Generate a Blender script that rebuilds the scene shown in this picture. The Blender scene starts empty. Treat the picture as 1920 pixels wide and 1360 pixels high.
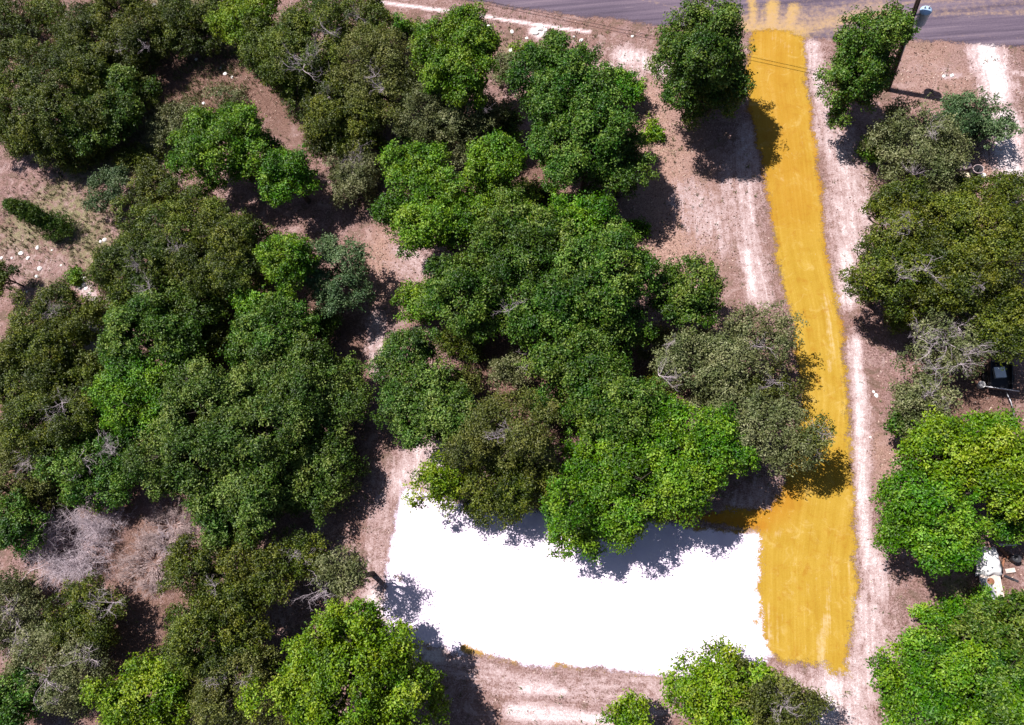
import bpy, math, random
import numpy as np
from mathutils import Vector, Matrix

# ------------------------------------------------------------------ camera, sky, sun, exposure
scene = bpy.context.scene
R = math.radians
FPX, W0, H0 = 1333.0, 1920.0, 1360.0
CAMH = 43.0
NADIR = (1200.0, 1090.0)                                    # pixel straight below the drone
_n = Vector(((NADIR[0] - W0 / 2) / FPX, (H0 / 2 - NADIR[1]) / FPX, -1)).normalized()
_z = -_n; _y = (Vector((0, 1, 0)) - _z * _z.y).normalized(); _x = _y.cross(_z)
CAMR = Matrix((_x, _y, _z))                                 # camera axes -> world axes
cd = bpy.data.cameras.new('camera'); cam = bpy.data.objects.new('camera', cd)
scene.collection.objects.link(cam)
cam.matrix_world = Matrix.Translation((0, 0, CAMH)) @ CAMR.to_4x4()
cd.sensor_width = 36.0; cd.lens = 36.0 * FPX / W0; cd.clip_end = 3000.0
scene.camera = cam

SUN_EL = R(63.0)
SH = np.array([0.83, -0.56]); SH /= np.hypot(*SH)          # direction the shadows fall on the ground
world = bpy.data.worlds.new('World'); scene.world = world; world.use_nodes = True
wn = world.node_tree.nodes; wl = world.node_tree.links
bg = wn['Background']; sky = wn.new('ShaderNodeTexSky')
sky.sky_type = 'NISHITA'; sky.sun_disc = False
sky.sun_elevation = SUN_EL
sky.sun_rotation = math.atan2(-SH[0], -SH[1])               # azimuth of the sun, clockwise from +Y
wl.new(sky.outputs[0], bg.inputs[0]); bg.inputs[1].default_value = 0.05
sd = bpy.data.lights.new('sun', 'SUN'); sun = bpy.data.objects.new('sun', sd)
scene.collection.objects.link(sun)
sd.energy = 5.0; sd.angle = R(0.5); sd.color = (1.0, 0.95, 0.88)
to_ground = Vector((SH[0] * math.cos(SUN_EL), SH[1] * math.cos(SUN_EL), -math.sin(SUN_EL)))
sun.rotation_euler = to_ground.to_track_quat('-Z', 'Y').to_euler()
sun.location = (-20, 20, 60)
scene.view_settings.view_transform = 'Standard'
scene.view_settings.look = 'None'
scene.view_settings.exposure = 0.82
scene.view_settings.gamma = 1.0
scene.view_settings.use_curve_mapping = False

COL = scene.collection
rng = np.random.default_rng(11)
random.seed(5)

# ------------------------------------------------------------------ helpers
def ray(px, py):
    x = (px - W0 / 2) / FPX; y = (H0 / 2 - py) / FPX
    return np.array(CAMR @ Vector((x, y, -1)))

def at(px, py, h=0.0):
    d = ray(px, py); t = (h - CAMH) / d[2]
    return np.array([d[0] * t, d[1] * t, h])

def gp(px, py):
    p = at(px, py); return (p[0], p[1])

def pxm(px, py, h=0.0):
    """pixels per metre across the view at height h"""
    d = ray(px, py); t = (h - CAMH) / d[2]
    return FPX / t

def tag(o, label=None, cat=None, group=None, kind=None):
    if label: o['label'] = label
    if cat: o['category'] = cat
    if group: o['group'] = group
    if kind: o['kind'] = kind
    return o

def empty(name, loc, rz=0.0):
    o = bpy.data.objects.new(name, None); COL.objects.link(o)
    o.location = loc; o.rotation_euler = (0, 0, rz); o.empty_display_size = 0.3
    return o

def mesh_np(name, verts, tris, mat, parent=None, fattr=None, pattr=None, smooth=False, n=3):
    verts = np.asarray(verts, np.float32); tris = np.asarray(tris, np.int32)
    me = bpy.data.meshes.new(name)
    me.vertices.add(len(verts)); me.vertices.foreach_set('co', verts.ravel())
    me.loops.add(tris.size); me.loops.foreach_set('vertex_index', tris.ravel())
    me.polygons.add(len(tris))
    me.polygons.foreach_set('loop_start', np.arange(0, tris.size, n, dtype=np.int32))
    if smooth: me.polygons.foreach_set('use_smooth', np.ones(len(tris), bool))
    for k, v in (fattr or {}).items():
        a = me.attributes.new(k, 'FLOAT', 'FACE'); a.data.foreach_set('value', np.asarray(v, np.float32))
    for k, v in (pattr or {}).items():
        v = np.asarray(v, np.float32)
        if v.ndim == 2:
            a = me.attributes.new(k, 'FLOAT_VECTOR', 'POINT'); a.data.foreach_set('vector', v.ravel())
        else:
            a = me.attributes.new(k, 'FLOAT', 'POINT'); a.data.foreach_set('value', v)
    me.update(calc_edges=True)
    me.materials.append(mat)
    o = bpy.data.objects.new(name, me); COL.objects.link(o)
    if parent is not None: o.parent = parent
    return o

class MB:
    def __init__(s): s.v = []; s.f = []
    def add(s, vs, fs):
        b = len(s.v); s.v += [tuple(map(float, p)) for p in vs]; s.f += [tuple(i + b for i in f) for f in fs]
    def box(s, c, d, rot=None, bev=0.0):
        c = Vector(c); hx, hy, hz = d[0] / 2, d[1] / 2, d[2] / 2
        m = rot or Matrix.Identity(3)
        vs = [c + m @ Vector((x * hx, y * hy, z * hz)) for x in (-1, 1) for y in (-1, 1) for z in (-1, 1)]
        s.add(vs, [(0, 1, 3, 2), (4, 6, 7, 5), (0, 4, 5, 1), (2, 3, 7, 6), (0, 2, 6, 4), (1, 5, 7, 3)])
    def tube(s, pts, rad, n=8, cap=True):
        pts = [Vector(p) for p in pts]
        if not hasattr(rad, '__len__'): rad = [rad] * len(pts)
        vs = []; prev = None
        for i, p in enumerate(pts):
            t = (pts[min(i + 1, len(pts) - 1)] - pts[max(i - 1, 0)])
            t = t.normalized() if t.length > 1e-6 else Vector((0, 0, 1))
            a = prev if prev is not None else (Vector((1, 0, 0)) if abs(t.x) < .8 else Vector((0, 1, 0)))
            u = (a - t * a.dot(t)).normalized(); w = t.cross(u); prev = u
            vs += [p + (u * math.cos(k * 2 * math.pi / n) + w * math.sin(k * 2 * math.pi / n)) * rad[i] for k in range(n)]
        fs = []
        for i in range(len(pts) - 1):
            for k in range(n):
                a, b = i * n + k, i * n + (k + 1) % n
                fs.append((a, b, b + n, a + n))
        if cap: fs += [tuple(range(n))[::-1], tuple(range((len(pts) - 1) * n, len(pts) * n))]
        s.add(vs, fs)
    def lathe(s, prof, c=(0, 0, 0), n=20):
        c = Vector(c)
        vs = [c + Vector((r * math.cos(k * 2 * math.pi / n), r * math.sin(k * 2 * math.pi / n), z)) for r, z in prof for k in range(n)]
        fs = [(i * n + k, i * n + (k + 1) % n, (i + 1) * n + (k + 1) % n, (i + 1) * n + k) for i in range(len(prof) - 1) for k in range(n)]
        s.add(vs, fs)
    def build(s, name, mat, parent=None, smooth=False):
        me = bpy.data.meshes.new(name); me.from_pydata(s.v, [], s.f)
        if smooth: me.polygons.foreach_set('use_smooth', [True] * len(me.polygons))
        me.update(); me.materials.append(mat)
        o = bpy.data.objects.new(name, me); COL.objects.link(o)
        if parent is not None: o.parent = parent
        return o

# value noise in numpy
_perm = np.random.default_rng(3).random((256, 256)).astype(np.float32)
def vnoise(x, y, f=1.0, off=0):
    x = np.asarray(x) * f + 37.3 + off * 17.1; y = np.asarray(y) * f + 91.7 + off * 5.3
    xi = np.floor(x).astype(int); yi = np.floor(y).astype(int)
    fx = x - xi; fy = y - yi
    fx = fx * fx * (3 - 2 * fx); fy = fy * fy * (3 - 2 * fy)
    g = lambda a, b: _perm[a % 256, b % 256]
    return (g(xi, yi) * (1 - fx) + g(xi + 1, yi) * fx) * (1 - fy) + (g(xi, yi + 1) * (1 - fx) + g(xi + 1, yi + 1) * fx) * fy
def fbm(x, y, f, o=3, off=0):
    r = 0; a = 1; t = 0
    for i in range(o):
        r = r + a * vnoise(x, y, f, off + i * 3); t += a; a *= .5; f *= 2.1
    return r / t

def seg_dist(x, y, pts):
    best = np.full(np.shape(x), 1e9); along = np.zeros(np.shape(x)); side = np.zeros(np.shape(x)); acc = 0.0
    for (ax, ay), (bx, by) in zip(pts[:-1], pts[1:]):
        dx, dy = bx - ax, by - ay; L2 = dx * dx + dy * dy; L = math.sqrt(L2)
        t = np.clip(((x - ax) * dx + (y - ay) * dy) / L2, 0, 1)
        ex = x - ax - t * dx; ey = y - ay - t * dy
        d = np.hypot(ex, ey); m = d < best
        best = np.where(m, d, best); along = np.where(m, acc + t * L, along)
        side = np.where(m, np.where(dx * ey - dy * ex > 0, d, -d), side)
        acc += L
    return best, along, side

def poly_sd(x, y, pts):
    d, _, _ = seg_dist(x, y, list(pts) + [pts[0]])
    ins = np.zeros(np.shape(x), bool)
    n = len(pts)
    for i in range(n):
        ax, ay = pts[i]; bx, by = pts[(i + 1) % n]
        if ay == by: continue
        c = ((ay > y) != (by > y)) & (x < (bx - ax) * (y - ay) / (by - ay) + ax)
        ins ^= c
    return np.where(ins, -d, d)

# ------------------------------------------------------------------ layout of the ground, read off the photograph
PX = lambda L: [gp(*p) for p in L]
DRIVE = PX([(1408, 58), (1440, 52), (1480, 58), (1511, 72), (1514, 130), (1530, 250), (1545, 350), (1553, 480), (1575, 560), (1588, 640),
            (1594, 750), (1601, 850), (1607, 950), (1612, 1100), (1604, 1200), (1597, 1268), (1552, 1268), (1547, 1246), (1465, 1246),
            (1436, 1225), (1419, 1150), (1415, 1050), (1419, 1000), (1320, 986), (1200, 970), (1200, 950), (1330, 952), (1440, 948), (1470, 900),
            (1490, 820), (1498, 740), (1490, 680), (1478, 600), (1456, 500), (1440, 400), (1420, 300), (1400, 200), (1392, 130)])
PAD = PX([(738, 958), (750, 905), (860, 935), (1000, 955), (1100, 962), (1320, 983), (1458, 992), (1458, 1060), (1460, 1150), (1460, 1236),
          (1380, 1268), (1255, 1276), (1150, 1262), (1000, 1252), (900, 1238), (800, 1216), (740, 1196), (712, 1152), (722, 1080), (730, 1020)])
ROADEDGE = [(-700, -175), (0, -112), (600, -38), (890, 0), (960, 13), (1100, 31), (1280, 52), (1400, 60), (1520, 73), (1620, 80), (1700, 77), (1800, 79), (1920, 86), (2300, 100), (2900, 130)]
re_ = PX(ROADEDGE)
ROAD = re_ + [(re_[-1][0] + 3, re_[-1][1] + 8.2), (gp(1500, 76)[0], gp(1500, 76)[1] + 8.0), (re_[0][0] - 1, re_[0][1] + 7.2)]
LANE = PX([(1836, 60), (1852, 110), (1862, 170), (1876, 230), (1888, 300), (1905, 370), (1930, 430), (1975, 520)])   # pale neighbouring lane
DRIVE_LINE = PX([(1458, 50), (1456, 150), (1475, 280), (1495, 450), (1530, 600), (1548, 750), (1535, 900), (1515, 1050), (1520, 1260), (1525, 1520)])
TRACK = PX([(705, 590), (712, 660), (700, 760), (720, 860), (715, 960), (706, 1020), (700, 1090)])

# strokes: polyline px, radius px, strength
SAND = [([(1522, 85), (1535, 170), (1560, 250)], 20, .75), ([(1560, 250), (1590, 330), (1605, 400)], 38, .72), ([(1580, 380), (1600, 470)], 38, .75),
        ([(1585, 480), (1590, 560)], 24, .95), ([(1605, 640), (1612, 780), (1618, 950), (1626, 1040)], 15, 1.0), ([(1635, 1050), (1650, 1110)], 28, .8),
        ([(1625, 1150), (1640, 1230), (1590, 1320), (1620, 1400)], 48, .75), ([(1560, 1290), (1540, 1400)], 45, 1.0), ([(1480, 1260), (1530, 1300)], 25, .6),
        ([(1400, 250), (1400, 420), (1425, 560)], 28, .7), ([(1290, 370), (1330, 420)], 46, .62), ([(1400, 470), (1412, 555)], 14, 1.0), ([(1365, 300), (1360, 470)], 22, .5),
        ([(1170, 105), (1250, 130)], 26, .9), ([(1120, 120), (1200, 140)], 14, .6), ([(700, 2), (860, 24), (1000, 46), (1105, 60)], 4, 1.3), ([(1000, 58), (1015, 64)], 10, 1.5),
        ([(705, 600), (712, 690)], 22, .75), ([(760, 480), (790, 500)], 40, .55), ([(790, 850), (760, 900), (830, 860)], 45, .8), ([(720, 900), (706, 1090)], 36, .45),
        ([(800, 1230), (1000, 1290), (1260, 1300)], 40, .5), ([(980, 1290), (1060, 1295)], 12, 1.0), ([(960, 1335), (1140, 1350)], 18, 1.0), ([(1150, 1330), (1260, 1310)], 40, .5),
        ([(181, 616), (176, 640)], 22, 1.9), ([(200, 640), (150, 660)], 26, .5), ([(155, 535), (185, 575)], 14, .8), ([(20, 480), (90, 500)], 40, .3),
        ([(700, 1120), (740, 1200), (820, 1230)], 24, 1.0), ([(1430, 930), (1380, 960)], 40, .55), ([(540, 1120), (530, 1180)], 26, .35), ([(600, 1000), (650, 1030)], 40, .3),
        ([(1690, 130), (1780, 130)], 20, .25), ([(1770, 143), (1800, 141)], 6, .7), ([(1895, 136), (1920, 140)], 6, .7),
        ([(1850, 92), (1862, 130), (1872, 180)], 27, 1.25), ([(1832, 95), (1838, 125)], 18, 1.0), ([(1880, 220), (1890, 290), (1905, 340)], 30, 1.15), ([(1908, 385), (1935, 420)], 18, 1.2),
        ([(290, 1090), (270, 1060)], 60, .2)]
GREEN = [([(40, 440), (130, 400), (180, 470)], 70, .55), ([(320, 240), (420, 120)], 75, .95), ([(60, 400), (150, 330)], 60, .5), ([(150, 480), (60, 440)], 60, .4), ([(430, 40), (300, 20)], 50, .7), ([(20, 60), (70, 30)], 40, .7),
         ([(300, 330), (170, 300)], 50, .5), ([(1000, 110), (960, 90)], 30, .5), ([(1200, 250), (1240, 270)], 40, .35), ([(700, 60), (800, 60), (900, 75)], 26, .35),
         ([(900, 40), (1240, 85)], 20, .2), ([(1800, 1100), (1830, 1150)], 40, .6), ([(110, 540), (60, 530)], 40, .4), ([(1620, 300), (1625, 340)], 12, .5)]
LITTER = [([(1200, 200), (1240, 330), (1270, 480)], 80, 1.0), ([(1730, 110), (1780, 180)], 70, .6), ([(1850, 330), (1830, 360)], 30, .8), ([(1650, 850), (1680, 900)], 40, .7), ([(720, 460), (730, 540)], 40, .9)]
RUST_SHADE = [([(60, 60), (200, 120), (600, 180)], 110, .8), ([(350, 500), (560, 620)], 130, .8), ([(100, 680), (300, 800), (500, 800)], 150, .8), ([(100, 1250), (400, 1250)], 150, .7), ([(950, 560), (1000, 750), (1180, 700)], 130, .9), ([(850, 260), (1000, 330)], 110, .7), ([(1750, 420), (1800, 650), (1860, 900)], 100, .8), ([(1860, 1060), (1880, 1250)], 70, .6), ([(200, 930), (60, 900)], 80, 1.0), ([(280, 1030), (300, 1110)], 90, .9), ([(230, 1200), (290, 1230)], 60, .8), ([(900, 680), (950, 720)], 60, .8), ([(1250, 760), (1300, 700)], 50, .7), ([(400, 560), (380, 660)], 60, .6), ([(650, 630), (680, 660)], 30, .6)]  # reddish brown woodland floor, darkened with painted shade under the crowns

def strokes(x, y, S):
    out = np.zeros(np.shape(x)); wob = fbm(x, y, .9, 3, 40)
    for pts, rpx, st in S:
        P = PX(pts); mid = pts[len(pts) // 2]; r = rpx / pxm(*mid)
        if len(P) == 1: P = P * 2
        d, _, _ = seg_dist(x, y, P)
        out = np.maximum(out, st * np.exp(-(d / r * (.75 + .6 * wob)) ** 2 * .8))
    return out

def relief(x, y):
    """ground height: gentle swells everywhere, flattened where the earth was graded"""
    g = np.clip(np.minimum(poly_sd(x, y, DRIVE), np.minimum(poly_sd(x, y, PAD), poly_sd(x, y, ROAD))) / 2.5, 0, 1)
    return ((fbm(x, y, .45, 2) - .5) * .16 + (fbm(x, y, 1.6, 2, 9) - .5) * .07) * g

STRIP = PX([(690, 1290), (800, 1275), (1000, 1300), (1270, 1300)])
def rut(x, y):
    best = np.full(np.shape(x), 1e9); S = np.zeros(np.shape(x)); A = np.zeros(np.shape(x))
    for k, L in enumerate((DRIVE_LINE, TRACK, STRIP)):
        d, al, si = seg_dist(x, y, L); m = d < best
        best = np.where(m, d, best); S = np.where(m, si + k * 31, S); A = np.where(m, al + k * 13, A)
    return np.stack([S, A, best], 1)
def soil_attr(x, y):
    return {'rut': rut(x, y), 'sand': strokes(x, y, SAND), 'green': strokes(x, y, GREEN), 'litter': strokes(x, y, LITTER), 'rust': strokes(x, y, RUST_SHADE)}

# ------------------------------------------------------------------ materials
def N(nt, typ, **kw):
    n = nt.nodes.new(typ)
    for k, v in kw.items():
        if k.startswith('i_'):
            key = k[2:]; n.inputs[int(key) if key.isdigit() else key.replace('_', ' ')].default_value = v
        else: setattr(n, k, v)
    return n
def new_mat(name):
    m = bpy.data.materials.new(name); m.use_nodes = True
    nt = m.node_tree; b = nt.nodes['Principled BSDF']
    b.inputs['Roughness'].default_value = .9; b.inputs['Specular IOR Level'].default_value = .2
    return m, nt, b
def noise(nt, vec, scale, detail=4, rough=.6, dist=0.0):
    n = N(nt, 'ShaderNodeTexNoise'); n.inputs['Scale'].default_value = scale; n.inputs['Detail'].default_value = detail
    n.inputs['Roughness'].default_value = rough; n.inputs['Distortion'].default_value = dist
    nt.links.new(vec, n.inputs['Vector']); return n.outputs['Fac']
def math_(nt, op, a, b=None, clamp=False, c=None):
    n = N(nt, 'ShaderNodeMath', operation=op, use_clamp=clamp)
    for i, v in enumerate((a, b, c)):
        if v is None: continue
        if isinstance(v, (int, float)): n.inputs[i].default_value = v
        else: nt.links.new(v, n.inputs[i])
    return n.outputs[0]
def step(nt, v, lo, hi):
    n = N(nt, 'ShaderNodeMapRange', interpolation_type='SMOOTHSTEP'); n.inputs['From Min'].default_value = lo; n.inputs['From Max'].default_value = hi
    nt.links.new(v, n.inputs['Value']); return n.outputs['Result']
def mix(nt, f, a, b, blend='MIX'):
    n = N(nt, 'ShaderNodeMix', data_type='RGBA', blend_type=blend)
    for s, v in ((n.inputs[0], f), (n.inputs[6], a), (n.inputs[7], b)):
        if isinstance(v, (int, float)): s.default_value = v
        elif isinstance(v, tuple): s.default_value = (*v, 1)
        else: nt.links.new(v, s)
    return n.outputs[2]
def ramp(nt, f, stops):
    n = N(nt, 'ShaderNodeValToRGB'); e = n.color_ramp.elements
    while len(e) < len(stops): e.new(.5)
    for el, (p, c) in zip(e, stops): el.position = p; el.color = (*c, 1)
    nt.links.new(f, n.inputs[0]); return n.outputs[0]
def attr(nt, name):
    return N(nt, 'ShaderNodeAttribute', attribute_name=name)
def mapping(nt, vec, sc):
    n = N(nt, 'ShaderNodeMapping'); n.inputs['Scale'].default_value = sc; nt.links.new(vec, n.inputs['Vector']); return n.outputs[0]
def bump(nt, h, strength, dist, bsdf, prev=None):
    n = N(nt, 'ShaderNodeBump'); n.inputs['Strength'].default_value = strength; n.inputs['Distance'].default_value = dist
    nt.links.new(h, n.inputs['Height'])
    if prev is not None: nt.links.new(prev, n.inputs['Normal'])
    if bsdf is not None: nt.links.new(n.outputs[0], bsdf.inputs['Normal'])
    return n.outputs[0]

def soil_color(nt):
    pos = N(nt, 'ShaderNodeNewGeometry').outputs['Position']
    n1 = noise(nt, pos, .35, 5, .6); n2 = noise(nt, pos, 2.2, 6, .65, .4); n3 = noise(nt, pos, 9.0, 4, .7); n4 = noise(nt, pos, 17.0, 3, .75)
    fine = math_(nt, 'ADD', math_(nt, 'MULTIPLY', n3, .45), math_(nt, 'MULTIPLY', n4, .55))
    base = ramp(nt, fine, [(.36, (.050, .027, .027)), (.46, (.140, .079, .074)), (.54, (.245, .150, .146)), (.66, (.42, .31, .31))])
    base = mix(nt, step(nt, n1, .38, .64), base, mix(nt, .5, base, (.17, .092, .072)))
    patch = noise(nt, pos, 1.1, 5, .7, .8)
    base = mix(nt, math_(nt, 'MULTIPLY', step(nt, patch, .50, .62), .65), base, (.095, .066, .046))
    base = mix(nt, math_(nt, 'MULTIPLY', step(nt, patch, .47, .34), .5), base, (.36, .262, .262))
    sand = attr(nt, 'sand').outputs['Fac']; green = attr(nt, 'green').outputs['Fac']; lit = attr(nt, 'litter').outputs['Fac']; rust = attr(nt, 'rust').outputs['Fac']
    litc = ramp(nt, noise(nt, pos, 13.0, 3, .75, .8), [(.33, (.11, .055, .045)), (.5, (.30, .18, .15)), (.66, (.48, .33, .27))])
    base = mix(nt, math_(nt, 'MULTIPLY', lit, .8, True), base, litc)
    gr = ramp(nt, noise(nt, pos, 11.0, 4, .7), [(.32, (.05, .055, .022)), (.5, (.15, .15, .07)), (.7, (.33, .27, .17))])
    base = mix(nt, step(nt, math_(nt, 'ADD', green, math_(nt, 'MULTIPLY', math_(nt, 'SUBTRACT', n2, .5), 1.3)), .25, .75), base, gr)
    rc = ramp(nt, noise(nt, pos, 15.0, 4, .75), [(.32, (.035, .018, .015)), (.50, (.125, .066, .052)), (.70, (.27, .175, .15))])  # woodland floor tone, tree shade partly put into the colour
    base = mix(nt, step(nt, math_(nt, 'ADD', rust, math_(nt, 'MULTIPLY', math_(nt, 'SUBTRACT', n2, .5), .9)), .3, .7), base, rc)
    ru = attr(nt, 'rut').outputs['Vector']
    r1 = noise(nt, mapping(nt, ru, (3.4, .3, 0)), 1.0, 4, .6, .7); r2 = noise(nt, pos, 5.0, 4, .75, 1.2)
    rr = math_(nt, 'ADD', math_(nt, 'MULTIPLY', math_(nt, 'SUBTRACT', r1, .5), .9), math_(nt, 'MULTIPLY', math_(nt, 'SUBTRACT', r2, .5), .7))
    sand = math_(nt, 'ADD', math_(nt, 'MULTIPLY', sand, .86), math_(nt, 'MULTIPLY', rr, step(nt, sand, .05, .4)))
    sm = math_(nt, 'ADD', sand, math_(nt, 'ADD', math_(nt, 'MULTIPLY', math_(nt, 'SUBTRACT', n2, .5), 1.0), math_(nt, 'MULTIPLY', math_(nt, 'SUBTRACT', fine, .5), 1.8)))
    sc = ramp(nt, sm, [(.12, (.215, .135, .128)), (.38, (.31, .212, .212)), (.66, (.40, .305, .315)), (1.0, (.60, .53, .55))])
    base = mix(nt, step(nt, sm, .1, .48), base, sc)
    # wheel scrapes on the bared earth
    scr = noise(nt, mapping(nt, pos, (3.0, 3.0, 1)), 1.0, 3, .5, 3.5)
    scr = step(nt, math_(nt, 'ABSOLUTE', math_(nt, 'SUBTRACT', scr, .5)), .03, .0)
    scr = math_(nt, 'MULTIPLY', scr, math_(nt, 'MULTIPLY', step(nt, sand, .1, .4), .75))
    base = mix(nt, scr, base, (.17, .10, .094))
    return pos, base, fine, n2, sm

def mat_soil():
    m, nt, b = new_mat('soil')
    pos, col, fine, n2, sm = soil_color(nt)
    nt.links.new(col, b.inputs['Base Color'])
    p = bump(nt, fine, .7, .07, None); bump(nt, n2, .5, .12, b, p)
    return m

def sheet_fade(nt, pos, w=.45):
    sdv = attr(nt, 'sd').outputs['Fac']                       # metres inside the edge (positive inside)
    nn = math_(nt, 'ADD', math_(nt, 'MULTIPLY', math_(nt, 'SUBTRACT', noise(nt, pos, 3.5, 5, .7), .5), 1.1), math_(nt, 'MULTIPLY', math_(nt, 'SUBTRACT', noise(nt, pos, 14.0, 3, .6), .5), .5))
    return step(nt, math_(nt, 'ADD', sdv, nn), w - .25, w + .12)

def fade_out(nt, b, f):
    t = N(nt, 'ShaderNodeBsdfTransparent'); m = N(nt, 'ShaderNodeMixShader')
    nt.links.new(f, m.inputs[0]); nt.links.new(t.outputs[0], m.inputs[1]); nt.links.new(b.outputs[0], m.inputs[2])
    nt.links.new(m.outputs[0], nt.nodes['Material Output'].inputs[0])

def mat_drive():
    m, nt, b = new_mat('yellow_base_course')
    pos, soil, fine, n2, sm = soil_color(nt)
    uv = attr(nt, 'along').outputs['Vector']
    s1 = noise(nt, mapping(nt, uv, (2.2, .07, 1)), 1.0, 5, .6); s2 = noise(nt, mapping(nt, uv, (7.0, .25, 1)), 1.0, 4, .6)
    big = noise(nt, pos, .5, 4, .6)
    st = math_(nt, 'ADD', math_(nt, 'MULTIPLY', s1, .34), math_(nt, 'ADD', math_(nt, 'MULTIPLY', s2, .2), math_(nt, 'ADD', math_(nt, 'MULTIPLY', big, .26), math_(nt, 'MULTIPLY', fine, .2))))
    col = ramp(nt, st, [(.37, (.255, .132, .011)), (.46, (.305, .186, .019)), (.54, (.340, .216, .030)), (.63, (.40, .275, .068))])
    col = mix(nt, math_(nt, 'MULTIPLY', math_(nt, 'SUBTRACT', .62, fine), .6, True), col, (.25, .12, .012))
    pale = attr(nt, 'pale').outputs['Fac']
    pm = step(nt, math_(nt, 'ADD', pale, math_(nt, 'ADD', math_(nt, 'MULTIPLY', math_(nt, 'SUBTRACT', s2, .5), 1.6), math_(nt, 'MULTIPLY', math_(nt, 'SUBTRACT', noise(nt, pos, 2.5, 5, .7), .5), 1.6))), .5, 1.25)
    col = mix(nt, math_(nt, 'MULTIPLY', pm, .6), col, (.47, .37, .235))
    deep = attr(nt, 'deep').outputs['Fac']
    col = mix(nt, math_(nt, 'MULTIPLY', deep, math_(nt, 'ADD', .35, n2), True), col, (.31, .125, .008))
    speck = step(nt, noise(nt, pos, 7.0, 2, .5), .73, .78)
    col = mix(nt, math_(nt, 'MULTIPLY', speck, .5), col, (.5, .4, .26))
    blot = step(nt, noise(nt, pos, 1.4, 6, .75, .6), .5, .72)
    col = mix(nt, math_(nt, 'MULTIPLY', blot, .7), col, (.27, .125, .010))
    pb_ = step(nt, noise(nt, pos, 1.0, 6, .75, 1.0), .54, .7)
    col = mix(nt, math_(nt, 'MULTIPLY', pb_, .45), col, (.43, .31, .11))
    chip = step(nt, noise(nt, pos, 26.0, 2, .6), .6, .72)
    col = mix(nt, math_(nt, 'MULTIPLY', chip, .45), col, (.17, .085, .010))
    # tyre lugs: fine cross bars within two wheel lines
    fade_out(nt, b, sheet_fade(nt, pos, .25))
    nt.links.new(col, b.inputs['Base Color'])
    p = bump(nt, s2, .2, .05, None); bump(nt, fine, .35, .04, b, p)
    return m

def mat_pad():
    m, nt, b = new_mat('white_caliche')
    pos, soil, fine, n2, sm = soil_color(nt)
    n = noise(nt, pos, .6, 5, .6)
    col = ramp(nt, n, [(.3, (.56, .475, .60)), (.6, (.66, .575, .70))])  # lavender cast put into the white so shade on it turns purple
    speck = step(nt, noise(nt, pos, 10.0, 2, .6), .76, .79)
    col = mix(nt, math_(nt, 'MULTIPLY', speck, .12), col, (.55, .5, .5))
    edge = attr(nt, 'stain_shade').outputs['Fac']
    em = step(nt, math_(nt, 'ADD', edge, math_(nt, 'ADD', math_(nt, 'MULTIPLY', math_(nt, 'SUBTRACT', n2, .5), 1.6), math_(nt, 'MULTIPLY', math_(nt, 'SUBTRACT', fine, .5), 2.2))), .4, .8)
    col = mix(nt, em, col, (.28, .165, .045))
    fade_out(nt, b, sheet_fade(nt, pos, .25))
    nt.links.new(col, b.inputs['Base Color'])
    bump(nt, fine, .3, .03, b)
    return m

def mat_road():
    m, nt, b = new_mat('asphalt')
    pos, soil, fine, n2, sm = soil_color(nt)
    st = noise(nt, mapping(nt, pos, (.08, 2.4, 1)), 1.0, 5, .6); st2 = noise(nt, mapping(nt, pos, (.4, 7.0, 1)), 1.0, 3, .6)
    col = ramp(nt, math_(nt, 'ADD', math_(nt, 'MULTIPLY', st, .6), math_(nt, 'MULTIPLY', fine, .4)), [(.38, (.050, .038, .060)), (.5, (.090, .068, .100)), (.62, (.145, .110, .142))])
    col = mix(nt, math_(nt, 'MULTIPLY', step(nt, st2, .58, .78), .4), col, (.25, .195, .215))
    dust = attr(nt, 'dust').outputs['Fac']
    dm = step(nt, math_(nt, 'ADD', dust, math_(nt, 'MULTIPLY', math_(nt, 'SUBTRACT', noise(nt, pos, 4.0, 5, .75), .5), 2.4)), .3, 1.4)
    col = mix(nt, math_(nt, 'MULTIPLY', dm, .9), col, (.37, .235, .075))
    d2 = attr(nt, 'dust_pink').outputs['Fac']
    dm2 = step(nt, math_(nt, 'ADD', d2, math_(nt, 'MULTIPLY', math_(nt, 'SUBTRACT', noise(nt, pos, 3.0, 5, .75), .5), 2.4)), .4, 1.5)
    col = mix(nt, math_(nt, 'MULTIPLY', dm2, .75), col, (.33, .22, .145))
    peb = step(nt, noise(nt, pos, 5.5, 2, .5), .76, .79)
    col = mix(nt, math_(nt, 'MULTIPLY', peb, .6), col, (.42, .36, .35))
    fade_out(nt, b, sheet_fade(nt, pos, .1))
    nt.links.new(col, b.inputs['Base Color']); b.inputs['Roughness'].default_value = .8
    bump(nt, fine, .25, .02, b)
    return m

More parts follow.
